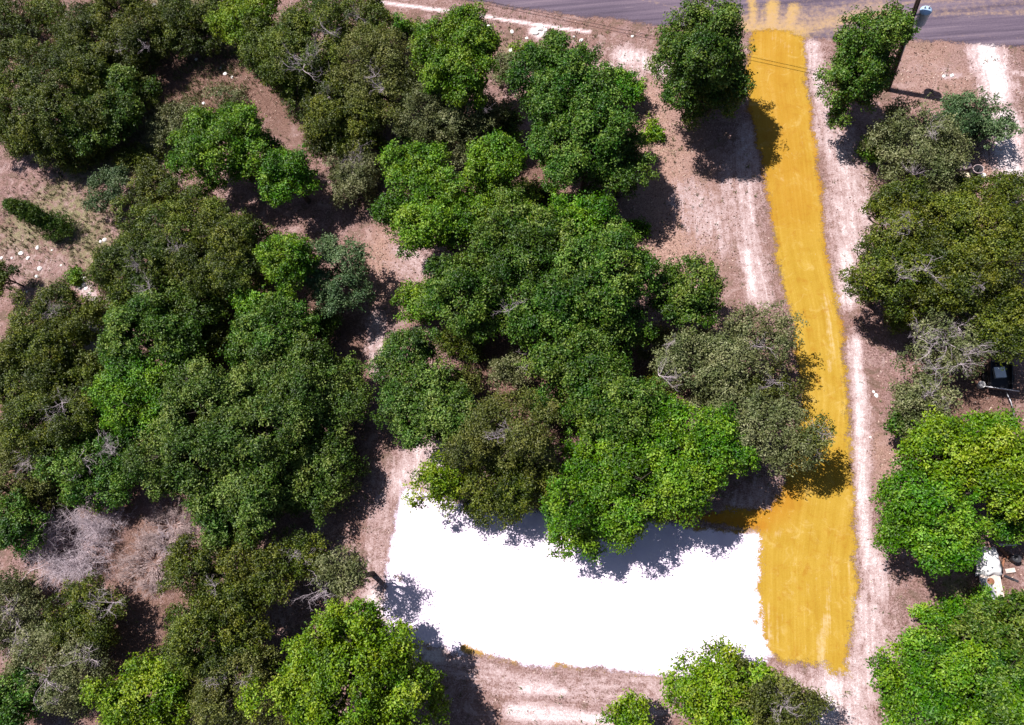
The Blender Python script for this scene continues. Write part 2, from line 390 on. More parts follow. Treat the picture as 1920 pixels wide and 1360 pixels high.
def mat_leaf(name, cols, trans=.28, rough=.45, spec=.28):
    m, nt, b = new_mat(name)
    cv = attr(nt, 'clump').outputs['Fac']; lv = attr(nt, 'leaf').outputs['Fac']
    rnd = N(nt, 'ShaderNodeObjectInfo').outputs['Random']
    f = math_(nt, 'ADD', math_(nt, 'MULTIPLY', cv, .5), math_(nt, 'MULTIPLY', lv, .5))
    col = ramp(nt, f, [(.12, cols[0]), (.5, cols[1]), (.88, cols[2])])  # palest stop raised to paint bright leaf highlights
    hs = N(nt, 'ShaderNodeHueSaturation'); nt.links.new(col, hs.inputs['Color'])
    gpos = N(nt, 'ShaderNodeNewGeometry').outputs['Position']; pn = noise(nt, gpos, .8, 3, .6); pn2 = noise(nt, gpos, 2.6, 2, .6)
    hue = math_(nt, 'ADD', math_(nt, 'MULTIPLY_ADD', rnd, .02, c=.49), math_(nt, 'MULTIPLY', math_(nt, 'SUBTRACT', .5, pn), .11))
    val = math_(nt, 'ADD', math_(nt, 'MULTIPLY_ADD', rnd, .2, c=.85), math_(nt, 'MULTIPLY', math_(nt, 'SUBTRACT', pn2, .5), .9))
    nt.links.new(hue, hs.inputs['Hue']); nt.links.new(val, hs.inputs['Value'])
    nt.links.new(math_(nt, 'MULTIPLY_ADD', pn2, -.5, c=1.34), hs.inputs['Saturation'])
    nt.links.new(hs.outputs[0], b.inputs['Base Color'])
    b.inputs['Roughness'].default_value = rough; b.inputs['Specular IOR Level'].default_value = spec
    t = N(nt, 'ShaderNodeBsdfTranslucent'); ms = N(nt, 'ShaderNodeMixShader'); ms.inputs[0].default_value = trans
    tc = mix(nt, .4, hs.outputs[0], (.16, .2, .02)); nt.links.new(tc, t.inputs[0])
    nt.links.new(b.outputs[0], ms.inputs[1]); nt.links.new(t.outputs[0], ms.inputs[2])
    nt.links.new(ms.outputs[0], nt.nodes['Material Output'].inputs[0])
    return m

def mat_plain(name, c, rough=.7, var=.25, scale=6.0, metal=0.0, bumps=.2):
    m, nt, b = new_mat(name)
    pos = N(nt, 'ShaderNodeTexCoord').outputs['Object']
    n = noise(nt, pos, scale, 5, .65)
    d = tuple(x * (1 - var) for x in c); l = tuple(min(1, x * (1 + var)) for x in c)
    nt.links.new(ramp(nt, n, [(.3, d), (.7, l)]), b.inputs['Base Color'])
    b.inputs['Roughness'].default_value = rough; b.inputs['Metallic'].default_value = metal
    bump(nt, n, bumps, .02, b)
    return m

M = {
 'soil': mat_soil(), 'drive': mat_drive(), 'pad': mat_pad(), 'road': mat_road(),
 'O': mat_leaf('leaf_olive', [(.014, .026, .004), (.054, .078, .009), (.170, .195, .034)], .15),
 'B': mat_leaf('leaf_brown_olive', [(.028, .036, .008), (.078, .092, .019), (.185, .195, .060)], .15),
 'E': mat_leaf('leaf_bright', [(.020, .060, .005), (.070, .165, .012), (.220, .340, .052)], .22),
 'D': mat_leaf('leaf_deep', [(.012, .038, .005), (.046, .105, .012), (.180, .255, .058)], .2),
 'Y': mat_leaf('leaf_yellow', [(.036, .080, .005), (.120, .210, .012), (.310, .390, .065)], .24),
 'G': mat_leaf('leaf_grey', [(.045, .056, .020), (.110, .125, .048), (.250, .250, .140)], .2),
 'S': mat_leaf('leaf_blue', [(.024, .050, .020), (.064, .110, .045), (.165, .220, .110)], .2),
 'M': mat_leaf('leaf_mid', [(.016, .042, .007), (.060, .120, .018), (.215, .285, .080)], .2),
 'bark': mat_plain('bark', (.062, .048, .042), .9, .4, 9.0, bumps=.6),
 'dead': mat_plain('dead_wood', (.45, .375, .42), .9, .3, 5.0),
 'deadbrown': mat_plain('dead_twigs', (.38, .29, .29), .9, .35, 5.0),
}

# ------------------------------------------------------------------ ground
def grid_lines(lo, hi, cell, far):
    a = list(np.arange(lo, hi + 1e-6, cell)); s = cell
    out_l = []; p = lo
    while p > -far: s *= 1.5; p -= s; out_l.append(p)
    s = cell; out_r = []; p = a[-1]
    while p < far: s *= 1.5; p += s; out_r.append(p)
    return np.array(out_l[::-1] + a + out_r)
xs = grid_lines(-66, 34, .2, 900); ys = grid_lines(-14, 62, .2, 900)
X, Y = np.meshgrid(xs, ys); X = X.ravel(); Y = Y.ravel()
idx = np.arange(len(X)).reshape(len(ys), len(xs))
q = np.stack([idx[:-1, :-1], idx[:-1, 1:], idx[1:, 1:], idx[1:, :-1]], -1).reshape(-1, 4)
near = (np.abs(X + 15) < 80) & (Y > -30) & (Y < 90)
Z = np.where(near, relief(X, Y), 0)
g = mesh_np('ground', np.stack([X, Y, Z], 1), q, M['soil'], pattr=soil_attr(X, Y), smooth=True, n=4)
tag(g, 'pinkish brown sandy soil with leaf litter, worn grass and pale scraped sand', 'ground', kind='structure')

def sheet(name, poly, cell, lift, mat, label, cat, extra=None, grow=.35, bbox=None):
    P = np.array(poly); x0, y0 = P.min(0) - 1; x1, y1 = P.max(0) + 1
    if bbox: x0, y0, x1, y1 = max(x0, bbox[0]), max(y0, bbox[1]), min(x1, bbox[2]), min(y1, bbox[3])
    gx = np.arange(x0, x1, cell); gy = np.arange(y0, y1, cell)
    A, B = np.meshgrid(gx, gy); a = A.ravel(); b = B.ravel()
    s = -poly_sd(a, b, poly) + (fbm(a, b, 1.1, 3, 21) - .5) * .5
    I = np.arange(len(a)).reshape(len(gy), len(gx))
    Q = np.stack([I[:-1, :-1], I[:-1, 1:], I[1:, 1:], I[1:, :-1]], -1).reshape(-1, 4)
    keep = (s[Q].mean(1) > -grow * .5); Q = Q[keep]
    u, inv = np.unique(Q, return_inverse=True); Q = inv.reshape(-1, 4)
    a, b, s = a[u], b[u], s[u]
    at_ = soil_attr(a, b); at_['sd'] = s
    for k, f in (extra or {}).items(): at_[k] = f(a, b)
    o = mesh_np(name, np.stack([a, b, relief(a, b) + lift], 1), Q, mat, pattr=at_, smooth=True, n=4)
    tag(o, label, cat, kind='structure'); return o

def drive_uv(a, b):
    d, al, si = seg_dist(a, b, DRIVE_LINE); return np.stack([si, al, np.zeros_like(si)], 1)
PALE = [([(1548, 560), (1562, 640), (1556, 690)], 14, .7), ([(1462, 310), (1468, 340)], 5, .7), ([(1530, 690), (1532, 720)], 8, .5), ([(1557, 1010), (1560, 1080), (1550, 1140)], 9, .6), ([(1550, 1160), (1540, 1200), (1545, 1262)], 12, .95), ([(1520, 1040), (1520, 1230)], 90, .34), ([(1465, 1150), (1450, 1225)], 20, .5),
        ([(1440, 1140), (1442, 1190)], 12, .8), ([(1445, 1005), (1460, 1000)], 14, .6), ([(1592, 1050), (1602, 1140), (1600, 1250)], 8, .65), ([(1455, 70), (1480, 92)], 16, .6), ([(1505, 250), (1510, 300)], 8, .5), ([(1575, 1255), (1578, 1275)], 5, 1.0)]
DEEP = [([(1450, 70), (1455, 200), (1485, 380)], 55, .42), ([(1200, 960), (1330, 968), (1430, 985)], 14, .9), ([(1470, 930), (1430, 960)], 30, .8), ([(1400, 200), (1425, 330), (1440, 420)], 12, .8), ([(1520, 200), (1545, 400), (1560, 500)], 8, .6), ([(1580, 580), (1592, 660)], 8, .6)]  # deeper orange earth; along the pad top it paints the strip's shade
sheet('driveway', DRIVE, .085, .012, M['drive'], 'freshly graded yellow dirt driveway running from the paved road past the white pad', 'driveway',
      {'along': drive_uv, 'pale': lambda a, b: strokes(a, b, PALE), 'deep': lambda a, b: strokes(a, b, DEEP)})
STAIN_SHADE = [([(790, 1212), (830, 1225)], 10, .8), ([(870, 1215), (920, 1240), (965, 1248)], 10, 1.0), ([(1045, 1252), (1075, 1260), (1130, 1264)], 10, 1.1), ([(1160, 1268), (1240, 1276)], 6, 1.1),
         ([(745, 1080), (752, 1086)], 8, .75), ([(850, 930), (870, 935)], 14, .8), ([(1415, 1165), (1420, 1170)], 6, .8), ([(1290, 988), (1420, 998)], 7, .8)]  # ochre edge stains, plus a small painted spot of shade on the left
sheet('gravel_pad', PAD, .09, .008, M['pad'], 'flat bright white crushed limestone building pad beside the yellow driveway', 'pad',
      {'stain_shade': lambda a, b: strokes(a, b, STAIN_SHADE)})
DUST = [([(1410, 70), (1412, 30), (1408, -20)], 10, 1.2), ([(1445, 70), (1448, 10)], 14, 1.5), ([(1475, 70), (1488, 15)], 12, 1.3), ([(1400, 56), (1500, 60)], 26, 1.2), ([(1500, 62), (1560, 40), (1680, 22)], 14, .8), ([(1400, 66), (1510, 76)], 12, 1.5), ([(1428, 66), (1430, 20)], 5, .8), ([(1495, 72), (1540, 52), (1620, 34)], 4, .8)]
DUSTP = [([(1400, 45), (1540, 40), (1650, 20)], 45, 1.1), ([(1540, 50), (1750, 20), (1920, 10)], 26, .6), ([(1510, 74), (1570, 48), (1680, 30), (1920, 22)], 6, .9), ([(1500, 70), (1560, 36), (1680, 8), (1800, -6)], 6, .9), ([(1520, 60), (1600, 20), (1700, -10)], 5, .8), ([(1700, 24), (1950, 26)], 5, .9), ([(1540, 60), (1700, 50)], 5, .6),
         ([(1390, 50), (1300, 25), (1180, -10)], 5, .7), ([(1700, 5), (1950, 0)], 5, .8), ([(1440, 40), (1600, 10)], 22, .55), ([(890, 5), (1100, 36), (1280, 56)], 3, .7), ([(1700, 62), (1920, 72)], 4, .5)]
sheet('road', ROAD, .14, .006, M['road'], 'paved grey road dusted with yellow tyre tracks where the driveway meets it', 'road',
      {'dust': lambda a, b: strokes(a, b, DUST), 'dust_pink': lambda a, b: strokes(a, b, DUSTP)}, bbox=(-75, 15, 50, 75))

# ------------------------------------------------------------------ trees and shrubs
KINDS = {  # leaf length, leaf width, clump radius, leaves per clump, clumps per m2 of lobe, lobe roughness
 'E': (.15, .095, .26, 18, 9.0, .17), 'D': (.15, .095, .26, 18, 9.0, .17), 'M': (.15, .095, .26, 18, 9.0, .17), 'Y': (.155, .10, .26, 17, 8.6, .18),
 'O': (.125, .08, .22, 17, 9.5, .13), 'B': (.12, .075, .22, 15, 9.0, .14), 'G': (.13, .08, .24, 13, 9.0, .2), 'S': (.14, .08, .22, 14, 9.0, .15)}
def unit(v): return v / np.maximum(np.linalg.norm(v, axis=-1, keepdims=True), 1e-6)

def leaf_mesh(pos, nrm, L, Wd, r):
    n = len(pos)
    t = unit(np.cross(nrm, unit(r.normal(size=(n, 3))))); s = np.cross(nrm, t)
    l = (L * r.uniform(.5, 1.35, n))[:, None]; w = (Wd * r.uniform(.7, 1.2, n))[:, None]
    fold = nrm * (w * .35)
    v = np.empty((n, 4, 3)); v[:, 0] = pos - t * l * .5; v[:, 1] = pos - s * w * .5 + fold - t * l * .05
    v[:, 2] = pos + t * l * .5 - nrm * l * .12; v[:, 3] = pos + s * w * .5 + fold - t * l * .05
    b = (np.arange(n) * 4)[:, None]
    f = np.concatenate([b + np.array([[0, 2, 1]]), b + np.array([[0, 3, 2]])], 1).reshape(-1, 3)
    return v.reshape(-1, 3), f

def twig(mb, p, d, length, rad, r, depth, n=4):
    pts = [Vector(p)]; dd = Vector(d).normalized(); k = 4
    for i in range(k):
        dd = (dd + Vector(r.normal(size=3)) * .22).normalized(); pts.append(pts[-1] + dd * length / k)
    mb.tube(pts, [rad * (1 - .8 * i / k) for i in range(k + 1)], n, cap=False)
    if depth > 0:
        for i in range(1, k + 1):
            for _ in range(1 if depth > 1 else 2):
                d2 = (dd + Vector(r.normal(size=3)) * .75).normalized()
                twig(mb, pts[i], d2, length * r.uniform(.4, .65), rad * .5, r, depth - 1, 3)

def dead_spray(name, base, p, size, r, parent, mat='dead', n=5, up=.8, depth=2):
    mb = MB()
    for _ in range(n):
        d = Vector((r.normal(), r.normal(), up)).normalized()
        twig(mb, p, d, size * r.uniform(.7, 1.1), size * .014, r, depth)
    return mb.build(name, M[mat], parent)

def tree(name, label, cat, group, cx, cy, rx, ry, height, kind, dens=1.0, seed=0, dead=None, lobes=None, squash=.62):
    r = np.random.default_rng(seed * 7 + 13)
    h = height
    for _ in range(2):
        s = pxm(cx, cy, h * .6); Rx = rx / s
        Rz = min(squash * Rx * 1.05, h * .46); 
        if ry > rx * 1.6: Rz = h * .47
        hc = h - Rz
    tall = ry > rx * 1.6; s = pxm(cx, cy, hc); rx *= 1.0 if tall else .96; ry *= 1.0 if tall else .96; Rx = rx / s
    d = ray(cx, cy); d /= np.linalg.norm(d); cyy = math.sqrt(1 - d[1] ** 2); cxx = math.sqrt(1 - d[0] ** 2); A_ = rx / s
    Rx = math.sqrt(max(A_ ** 2 - (Rz * d[0]) ** 2, .4 * A_ ** 2)) / cxx
    Ry = math.sqrt(max((ry / s) ** 2 - (Rz * d[1]) ** 2, .3)) / cyy; Ry = min(max(Ry, .6 * Rx), 1.5 * Rx)
    C = at(cx, cy, hc)
    base = np.array([C[0] + r.normal() * .07 * Rx, C[1] + r.normal() * .07 * Rx, 0.0])
    base[2] = float(relief(np.array([base[0]]), np.array([base[1]]))[0])
    root = empty(name, base.tolist()); tag(root, label, cat, group)
    # lobes of the crown
    rad = np.array([Rx, Ry, Rz]); Rm = (Rx * Ry) ** .5
    nl = lobes or (24 if tall else int(np.clip(5 + Rm * 2.9, 6, 24)))
    k = np.arange(nl) + .5; th = np.pi * (1 + 5 ** .5) * k + r.uniform(0, 6.28); zz = 1 - (1.9 if tall else 1.5) * k / nl
    hz = np.sqrt(1 - zz ** 2)
    dirs = np.stack([np.cos(th) * hz, np.sin(th) * hz, zz], 1)
    dirs = unit(dirs + r.normal(size=dirs.shape) * .18)
    if tall: hz = (1 - np.abs(zz) ** 4) ** .5; dirs = np.stack([np.cos(th) * hz, np.sin(th) * hz, zz], 1)
    lr = Rm * r.uniform(.20, .42, nl) * (1.15 if nl < 9 else 1.0)
    LC = C + dirs * (rad * r.uniform(.45, 1.02, (nl, 1))) * (.95 if tall else .84)
    ns = 0
    if dens >= .6 and not tall:
        ns = int(2 + Rm * 2.2); sa_ = r.uniform(0, 6.283, ns); sz_ = r.uniform(-.25, .8, ns); sq_ = np.sqrt(1 - sz_ ** 2)
        LS = C + np.stack([np.cos(sa_) * sq_ * Rx, np.sin(sa_) * sq_ * Ry, sz_ * Rz], 1) * 1.0 * r.uniform(.82, 1.12, (ns, 1)) - np.array([0, 0, 0])
        LC = np.vstack([LC, LS]); lr = np.concatenate([lr, Rm * r.uniform(.11, .22, ns)])
    ni = int(2 + Rm * 1.3); ia = np.arange(ni) * 2.4 + r.uniform(0, 6)
    LI = C + np.stack([np.cos(ia) * Rx * .42, np.sin(ia) * Ry * .42, r.uniform(-.1, .35, ni) * Rz], 1)
    LC = np.vstack([LC, LI, C[None]]); lr = np.concatenate([lr, Rm * r.uniform(.26, .38, ni), [min(Rm, Rz) * .62]])
    LC[:, 2] = np.maximum(LC[:, 2], lr * .6 + .15); nlim = nl + ns
    L, Wd, cr, npc, dn, rough = KINDS[kind]
    P = []; NN = []; CV = []; LV = []
    SQ = np.array([1, 1, .82]); sc_p = min(1.0, .45 + Rm * .2)
    for i in range(len(lr)):
        pm = .50 * sc_p
        m = int(np.ceil(4 * lr[i] ** 2 / pm ** 2 * 1.15))
        dv = unit(r.normal(size=(m, 3))); dv = dv[dv[:, 2] > -.6]
        pc = LC[i] + dv * lr[i] * r.uniform(.72, 1.16, (len(dv), 1)) * SQ
        pr = pm * r.uniform(.62, 1.3, len(dv))
        keep = pc[:, 2] > .1
        for j in range(len(lr)):
            if j != i: keep &= np.linalg.norm((pc - LC[j]) / SQ, axis=1) > lr[j] * .78
        keep &= r.uniform(0, 1, len(pc)) < (dens + .12 if dens < .8 else .8)
        lob = r.normal() * .18
        for p0, d0, r0 in zip(pc[keep], dv[keep], pr[keep]):
            n = int(4 * np.pi * r0 ** 2 * dn * .78 * min(dens + .1, 1.1)) + 1
            e = unit(r.normal(size=(n, 3))); e = e[(e @ d0 > -.35) | (e[:, 2] > .3)]
            if not len(e): continue
            pp = p0 + e * (r0 * (1 + r.normal(size=(len(e), 1)) * (rough + .08))) * SQ
            a = np.repeat(pp, npc, 0) + r.normal(size=(len(pp) * npc, 3)) * cr * np.array([.5, .5, .34])
            P.append(a); NN.append(unit(np.repeat(e * .45 + d0 * .2, npc, 0) + np.array([0, 0, .5]) + r.normal(size=a.shape) * .5))
            cv = np.clip(.48 + lob + r.normal() * .25 + r.normal(size=len(pp)) * .1, 0, 1)
            CV.append(np.repeat(cv, npc)); LV.append(r.uniform(0, 1, len(a)))
    P = np.vstack(P); NN = np.vstack(NN); CV = np.concatenate(CV); LV = np.concatenate(LV)
    P[:, 2] = np.maximum(P[:, 2], .08)
    v, f = leaf_mesh(P - base, NN, L, Wd, r)
    mesh_np('crown', v, f, M[kind], root, fattr={'clump': np.repeat(CV, 2), 'leaf': np.repeat(LV, 2)})
    # trunk and limbs
    mb = MB(); tr = max(.045, .026 * h + .01 * Rm)
    top = Vector((C - base).tolist()) * .92
    p1 = Vector((top.x * .25 + r.normal() * .08, top.y * .25 + r.normal() * .08, top.z * .38)); p2 = Vector((top.x * .6, top.y * .6, top.z * .72))
    mb.tube([(0, 0, -.15), (0, 0, .06), p1, p2, top], [tr * 1.5, tr * 1.15, tr * .9, tr * .65, tr * .3], 8)
    for i in range(nlim):
        e = Vector((LC[i] - base).tolist()); st = p1 if i % 2 else p2
        midp = st.lerp(e, .5) + Vector(r.normal(size=3)) * .12 * Rm
        end = st.lerp(e, 1.0)
        mb.tube([st, midp, end], [tr * .5, tr * .34, tr * .12], 6, cap=False)
        for _ in range(4):
            dd = Vector(unit(r.normal(size=3) + np.array([0, 0, .5])).tolist())
            mb.tube([end.lerp(midp, r.uniform(0, .6)), end + dd * lr[i] * .9], [tr * .16, tr * .05], 4, cap=False)
    mb.build('trunk', M['bark'], root, smooth=True)
    if dead is None and kind in 'OBG' and cat == 'tree' and r.uniform() < .6:
        dead = [(cx + r.normal() * rx * .35, cy + r.normal() * ry * .35, r.uniform(.6, .95)) for _ in range(2)]
    for (dx, dy, size) in (dead or []):
        w = at(dx, dy, hc + Rz * .85) - base
        dead_spray('dead_branch', base, Vector(w.tolist()) - Vector((0, 0, size * .3)), size, r, root)
    return root

BR, OAK, SHR = ('broadleaf_tree', 'tree'), ('scrub_oak', 'tree'), ('shrub', 'shrub')
T = [
 # cx, cy, rx, ry, height, kind, density, name/cat, label, extras
 # --- top left wood
 (35, 35, 75, 45, 3.0, 'O', .7, SHR, 'low olive scrub around the dark fallen log', {}),
 (215, 62, 110, 70, 4.4, 'O', 1, OAK, 'dark olive oak above the large spreading oak of the upper left wood', {}),
 (85, 185, 145, 102, 5.0, 'O', 1, OAK, 'large dark spreading oak north of the clearing with the juniper', {}),
 (205, 205, 62, 78, 4.2, 'D', 1, BR, 'dark green tree pressed between the big oak and the grassy glade', {}),
 (375, 38, 72, 66, 4.0, 'O', 1, OAK, 'dark olive oak at the head of the grassy glade', {}),
 (472, 32, 55, 48, 5.0, 'Y', .9, BR, 'small yellowish green tree touching the oak at the glade head', {}),
 (565, 105, 98, 92, 5.5, 'O', 1, OAK, 'broad olive oak with a pale dead spray in its crown', {'dead': [(562, 122, 1.6), (575, 115, 1.3), (615, 55, 1.0)]}),
 (680, 38, 65, 50, 5.0, 'O', 1, OAK, 'olive oak standing where the scrub meets the road verge', {}),
 (710, 150, 85, 75, 6.0, 'B', 1, OAK, 'brownish olive oak between the pale sprayed oak and the green roadside tree', {}),
 (640, 235, 105, 62, 5.0, 'O', 1, OAK, 'low dark olive oak above the grey brush of the dirt path', {'dead': [(615, 178, .8)]}),
 (865, 100, 84, 78, 8.0, 'E', 1, BR, 'tall green tree beside the road verge with a pointed top', {}),
 (845, 222, 105, 55, 5.0, 'G', 1, BR, 'tangled grey green tree with bare twigs under the pointed roadside tree', {'dead': [(900, 200, .9)]}),
 (1045, 160, 88, 75, 8.0, 'D', 1, BR, 'deep green tree beside the road verge next to the leafy weeds', {}),
 (1085, 262, 92, 85, 7.5, 'D', 1, BR, 'dark green tree joined below the deep green roadside tree', {}),
 (1158, 312, 56, 58, 5.0, 'D', .95, BR, 'dark green tree casting a black shadow onto the bare brown slope', {}),
 (1160, 172, 52, 36, 2.2, 'E', .8, SHR, 'fresh green leafy shrub at the edge of the pale verge patch', {}),
 (1105, 108, 14, 22, 2.6, 'D', .8, SHR, 'slim upright sapling behind the leafy verge shrub', {}),
 (945, 130, 20, 34, 1.6, 'G', .6, SHR, 'thin grey green weeds between the two roadside trees', {}),
 # --- upper left clearing
 (335, 235, 55, 42, 2.0, 'G', .6, SHR, 'grey green brush beside the bright green glade tree', {}),
 (430, 188, 48, 26, 1.2, 'G', .5, SHR, 'low grey green brush spread over the grassy glade', {}),
 (425, 280, 100, 68, 6.5, 'E', 1, BR, 'bright green glade tree casting a deep black shadow', {}),
 (530, 325, 52, 45, 5.0, 'E', 1, BR, 'smaller bright green tree on the shaded flank of the glade tree', {}),
 (665, 325, 38, 62, 3.0, 'G', .8, SHR, 'grey twiggy bush by the head of the pink dirt path', {'dead': [(680, 300, 1.2), (655, 300, 1.0)]}),
 (205, 362, 34, 40, 2.4, 'S', 1, SHR, 'bluish green round bush at the edge of the stony clearing', {}),
 (285, 355, 42, 44, 2.4, 'O', .9, SHR, 'dark olive bush next to the bluish green bush', {}),
 (250, 300, 40, 24, 1.2, 'O', .6, SHR, 'low ragged olive growth above the bluish green bush', {}),
 (345, 430, 105, 70, 5.0, 'O', 1, OAK, 'wide olive oak below the bright green glade tree', {}),
 (270, 515, 85, 75, 5.0, 'O', 1, OAK, 'olive oak rounding out over the stony clearing', {}),
 (425, 485, 90, 75, 5.5, 'O', 1, OAK, 'dark olive oak left of the vivid green slender tree', {'dead': [(330, 470, .8)]}),
 (540, 492, 46, 56, 6.0, 'E', 1, BR, 'vivid green slender tree rising between dark oaks', {}),
 (468, 565, 34, 26, 4.0, 'E', 1, BR, 'small vivid green tree in deep shade at the foot of the slender tree', {}),
 (640, 512, 58, 72, 4.2, 'S', 1, BR, 'blue green tree overhanging the pink dirt path', {}),
 (335, 590, 80, 55, 4.0, 'D', .9, BR, 'shaded green tree beside the white limestone patch thicket', {}),
 (8, 520, 20, 30, 2.2, 'O', 1, SHR, 'dark bush at the far edge of the stony clearing', {}),
 # --- left middle
 (105, 600, 82, 52, 3.4, 'O', 1, OAK, 'smooth olive oak beside the bright white limestone patch', {}),
 (60, 700, 100, 80, 5.0, 'O', 1, OAK, 'olive oak directly below the one at the limestone patch', {}),
 (275, 655, 85, 85, 5.5, 'D', 1, BR, 'green tree between the limestone patch and the largest green tree', {}),
 (520, 625, 85, 58, 5.5, 'D', 1, BR, 'rounded green tree at the back of the largest green tree', {}),
 (565, 730, 112, 102, 5.2, 'M', 1, BR, 'green tree beside the pink path, joined to the largest green tree', {}),
 (425, 830, 150, 128, 6.4, 'M', 1, BR, 'largest broad green tree of the wood west of the white pad', {}),
 (578, 885, 100, 94, 4.2, 'M', 1, BR, 'green tree overhanging the pink track next to the white pad', {}),
 (450, 950, 85, 62, 6.0, 'M', 1, BR, 'green tree next to the grey dead brush', {}),
 (270, 760, 95, 70, 5.5, 'E', .95, BR, 'mid green tree with a pale bare limb above the bleached branches', {'dead': [(345, 710, .8)]}),
 (120, 790, 95, 75, 5.5, 'O', .95, OAK, 'olive green oak above the bleached fallen branches', {}),
 (190, 880, 85, 65, 4.5, 'D', .9, BR, 'green tree with bleached grey dead branches poking through', {'dead': [(195, 835, 1.0), (150, 870, 1.1), (205, 850, .8)]}),
 (40, 870, 70, 80, 4.0, 'B', .9, OAK, 'brownish oak above the rusty brown shaded ground', {}),
 # --- bottom left
 (25, 985, 50, 55, 3.6, 'D', .8, BR, 'dark small tree beside the curved grey bare limb', {}),
 (165, 1155, 72, 55, 3.6, 'O', .95, OAK, 'small olive oak below the grey dead brush', {'dead': [(205, 1130, 1.2), (180, 1140, .9)]}),
 (25, 1150, 45, 75, 3.0, 'G', .6, SHR, 'grey thin scrub full of bare twigs below the curved limb', {'dead': [(20, 1160, 1.3), (40, 1200, 1.1)]}),
 (120, 1255, 95, 62, 3.4, 'G', .75, SHR, 'wide grey green scrub in front of the small olive oak', {'dead': [(160, 1240, 1.2), (80, 1270, 1.1), (110, 1300, 1.0)]}),
 (25, 1310, 50, 60, 3.6, 'D', .85, BR, 'dark green tree in the shade beside the wide grey scrub', {}),
 (285, 1310, 100, 62, 5.0, 'Y', .9, BR, 'light green tree beside the wide grey scrub', {}),
 (435, 1075, 105, 75, 5.5, 'O', 1, OAK, 'olive oak next to the dead brush, over the pale gap', {'dead': [(400, 1100, .6)]}),
 (420, 1185, 100, 75, 5.5, 'O', 1, OAK, 'olive oak whose forked dark trunk shows in the pale gap', {}),
 (440, 1290, 90, 75, 5.0, 'B', 1, OAK, 'dull olive oak between two light green trees', {}),
 (565, 1045, 55, 40, 4.0, 'O', .7, OAK, 'thin olive oak near the pink track', {}),
 (645, 1075, 48, 46, 5.6, 'G', .75, BR, 'sparse tree throwing a lacy shadow on the white pad, bleached branch beside it', {'dead': [(605, 1108, 1.2)]}),
 (655, 1285, 160, 115, 7.6, 'Y', 1, BR, 'large vivid yellow green tree at the corner of the white pad', {}),
 (700, 1195, 24, 30, 4.2, 'Y', 1, BR, 'slender top of a yellow green tree beside the large vivid one', {}),
 # --- centre thicket
 (790, 310, 62, 42, 6.0, 'E', 1, BR, 'green tree on the shoulder of the thicket by the dirt path', {}),
 (930, 305, 66, 48, 7.0, 'E', 1, BR, 'bright fresh green tree at the top of the centre thicket', {}),
 (815, 405, 95, 75, 6.5, 'E', 1, BR, 'bright green tree bulging over the pink dirt path', {}),
 (930, 390, 70, 50, 5.5, 'E', 1, BR, 'green tree in front of the fresh green tree', {}),
 (1075, 430, 95, 55, 6.5, 'E', 1, BR, 'green tree at the crest of the thicket beside the bare brown slope', {}),
 (980, 465, 95, 75, 7.5, 'D', 1, BR, 'deep green tree in the heart of the thicket', {}),
 (1130, 515, 92, 85, 7.5, 'D', 1, BR, 'deep green tree on the slope side of the thicket', {}),
 (890, 550, 95, 70, 6.5, 'D', 1, BR, 'deep green tree over the pink path side of the thicket', {}),
 (1030, 585, 95, 62, 6.5, 'D', 1, BR, 'green tree with a dark hollow at the thicket centre', {'dead': [(955, 580, .8)]}),
 (1150, 620, 75, 50, 5.5, 'D', 1, BR, 'green tree low on the slope side above the bare grey limbs', {}),
 (785, 565, 42, 36, 3.0, 'E', .8, SHR, 'light green bush at the bend of the pink path', {}),
 (1292, 545, 60, 70, 5.5, 'D', 1, BR, 'dark green lone tree on the bare slope beside the driveway verge', {}),
 (775, 690, 72, 62, 5.5, 'M', .9, BR, 'greyish green tree leaning to the narrow pale track', {}),
 (800, 770, 92, 72, 6.0, 'M', .95, BR, 'green tree above the dappled end of the pink track', {}),
 (950, 695, 40, 32, 3.0, 'G', .9, SHR, 'small olive grey bush in the shaded hollow of the thicket', {'dead': [(1005, 665, 1.0), (1000, 690, .8)]}),
 (1090, 690, 95, 62, 6.5, 'D', 1, BR, 'deep green tree below the bare grey limbs', {}),
 (1150, 770, 80, 60, 6.5, 'D', 1, BR, 'deep green tree above the large bright tree of the pad', {}),
 (950, 810, 105, 72, 6.5, 'B', 1, OAK, 'olive oak of fine leaves north of the white pad', {}),
 (945, 905, 100, 66, 4.4, 'O', 1, OAK, 'olive green oak overhanging the edge of the white pad', {}),
 (1180, 905, 160, 108, 6.4, 'E', 1, BR, 'large bright green tree casting shade on the white pad', {}),
 (1080, 975, 70, 50, 4.6, 'E', 1, BR, 'bright green tree leaning out over the white pad', {}),
 (1305, 840, 85, 85, 6.2, 'E', 1, BR, 'bright green tree between the large pad tree and the sparse drive tree', {}),
 (820, 905, 52, 50, 4.5, 'Y', .6, BR, 'thin yellow green tree at the corner of the white pad by the pink track', {}),
 (1330, 680, 95, 65, 5.0, 'G', .85, BR, 'grey green tree with bare limbs next to the driveway', {'dead': [(1235, 700, 1.1), (1260, 640, .7)]}),
 (1425, 635, 62, 70, 5.0, 'G', .62, BR, 'sparse dry olive tree edging the yellow driveway', {}),
 (1430, 730, 62, 40, 3.4, 'B', .6, BR, 'thin brownish bush between two sparse trees of the driveway', {}),
 (1430, 815, 100, 70, 5.0, 'G', .68, BR, 'sparse grey green tree casting lacy shade on the yellow driveway', {}),
 (1535, 815, 24, 30, 4.6, 'B', .6, BR, 'thin reddish tree tip hanging over the yellow driveway', {}),
 # --- driveway mouth
 (1322, 118, 66, 140, 9.6, 'D', 1.1, BR, 'tall dark green tree at the road end of the yellow driveway', {}),
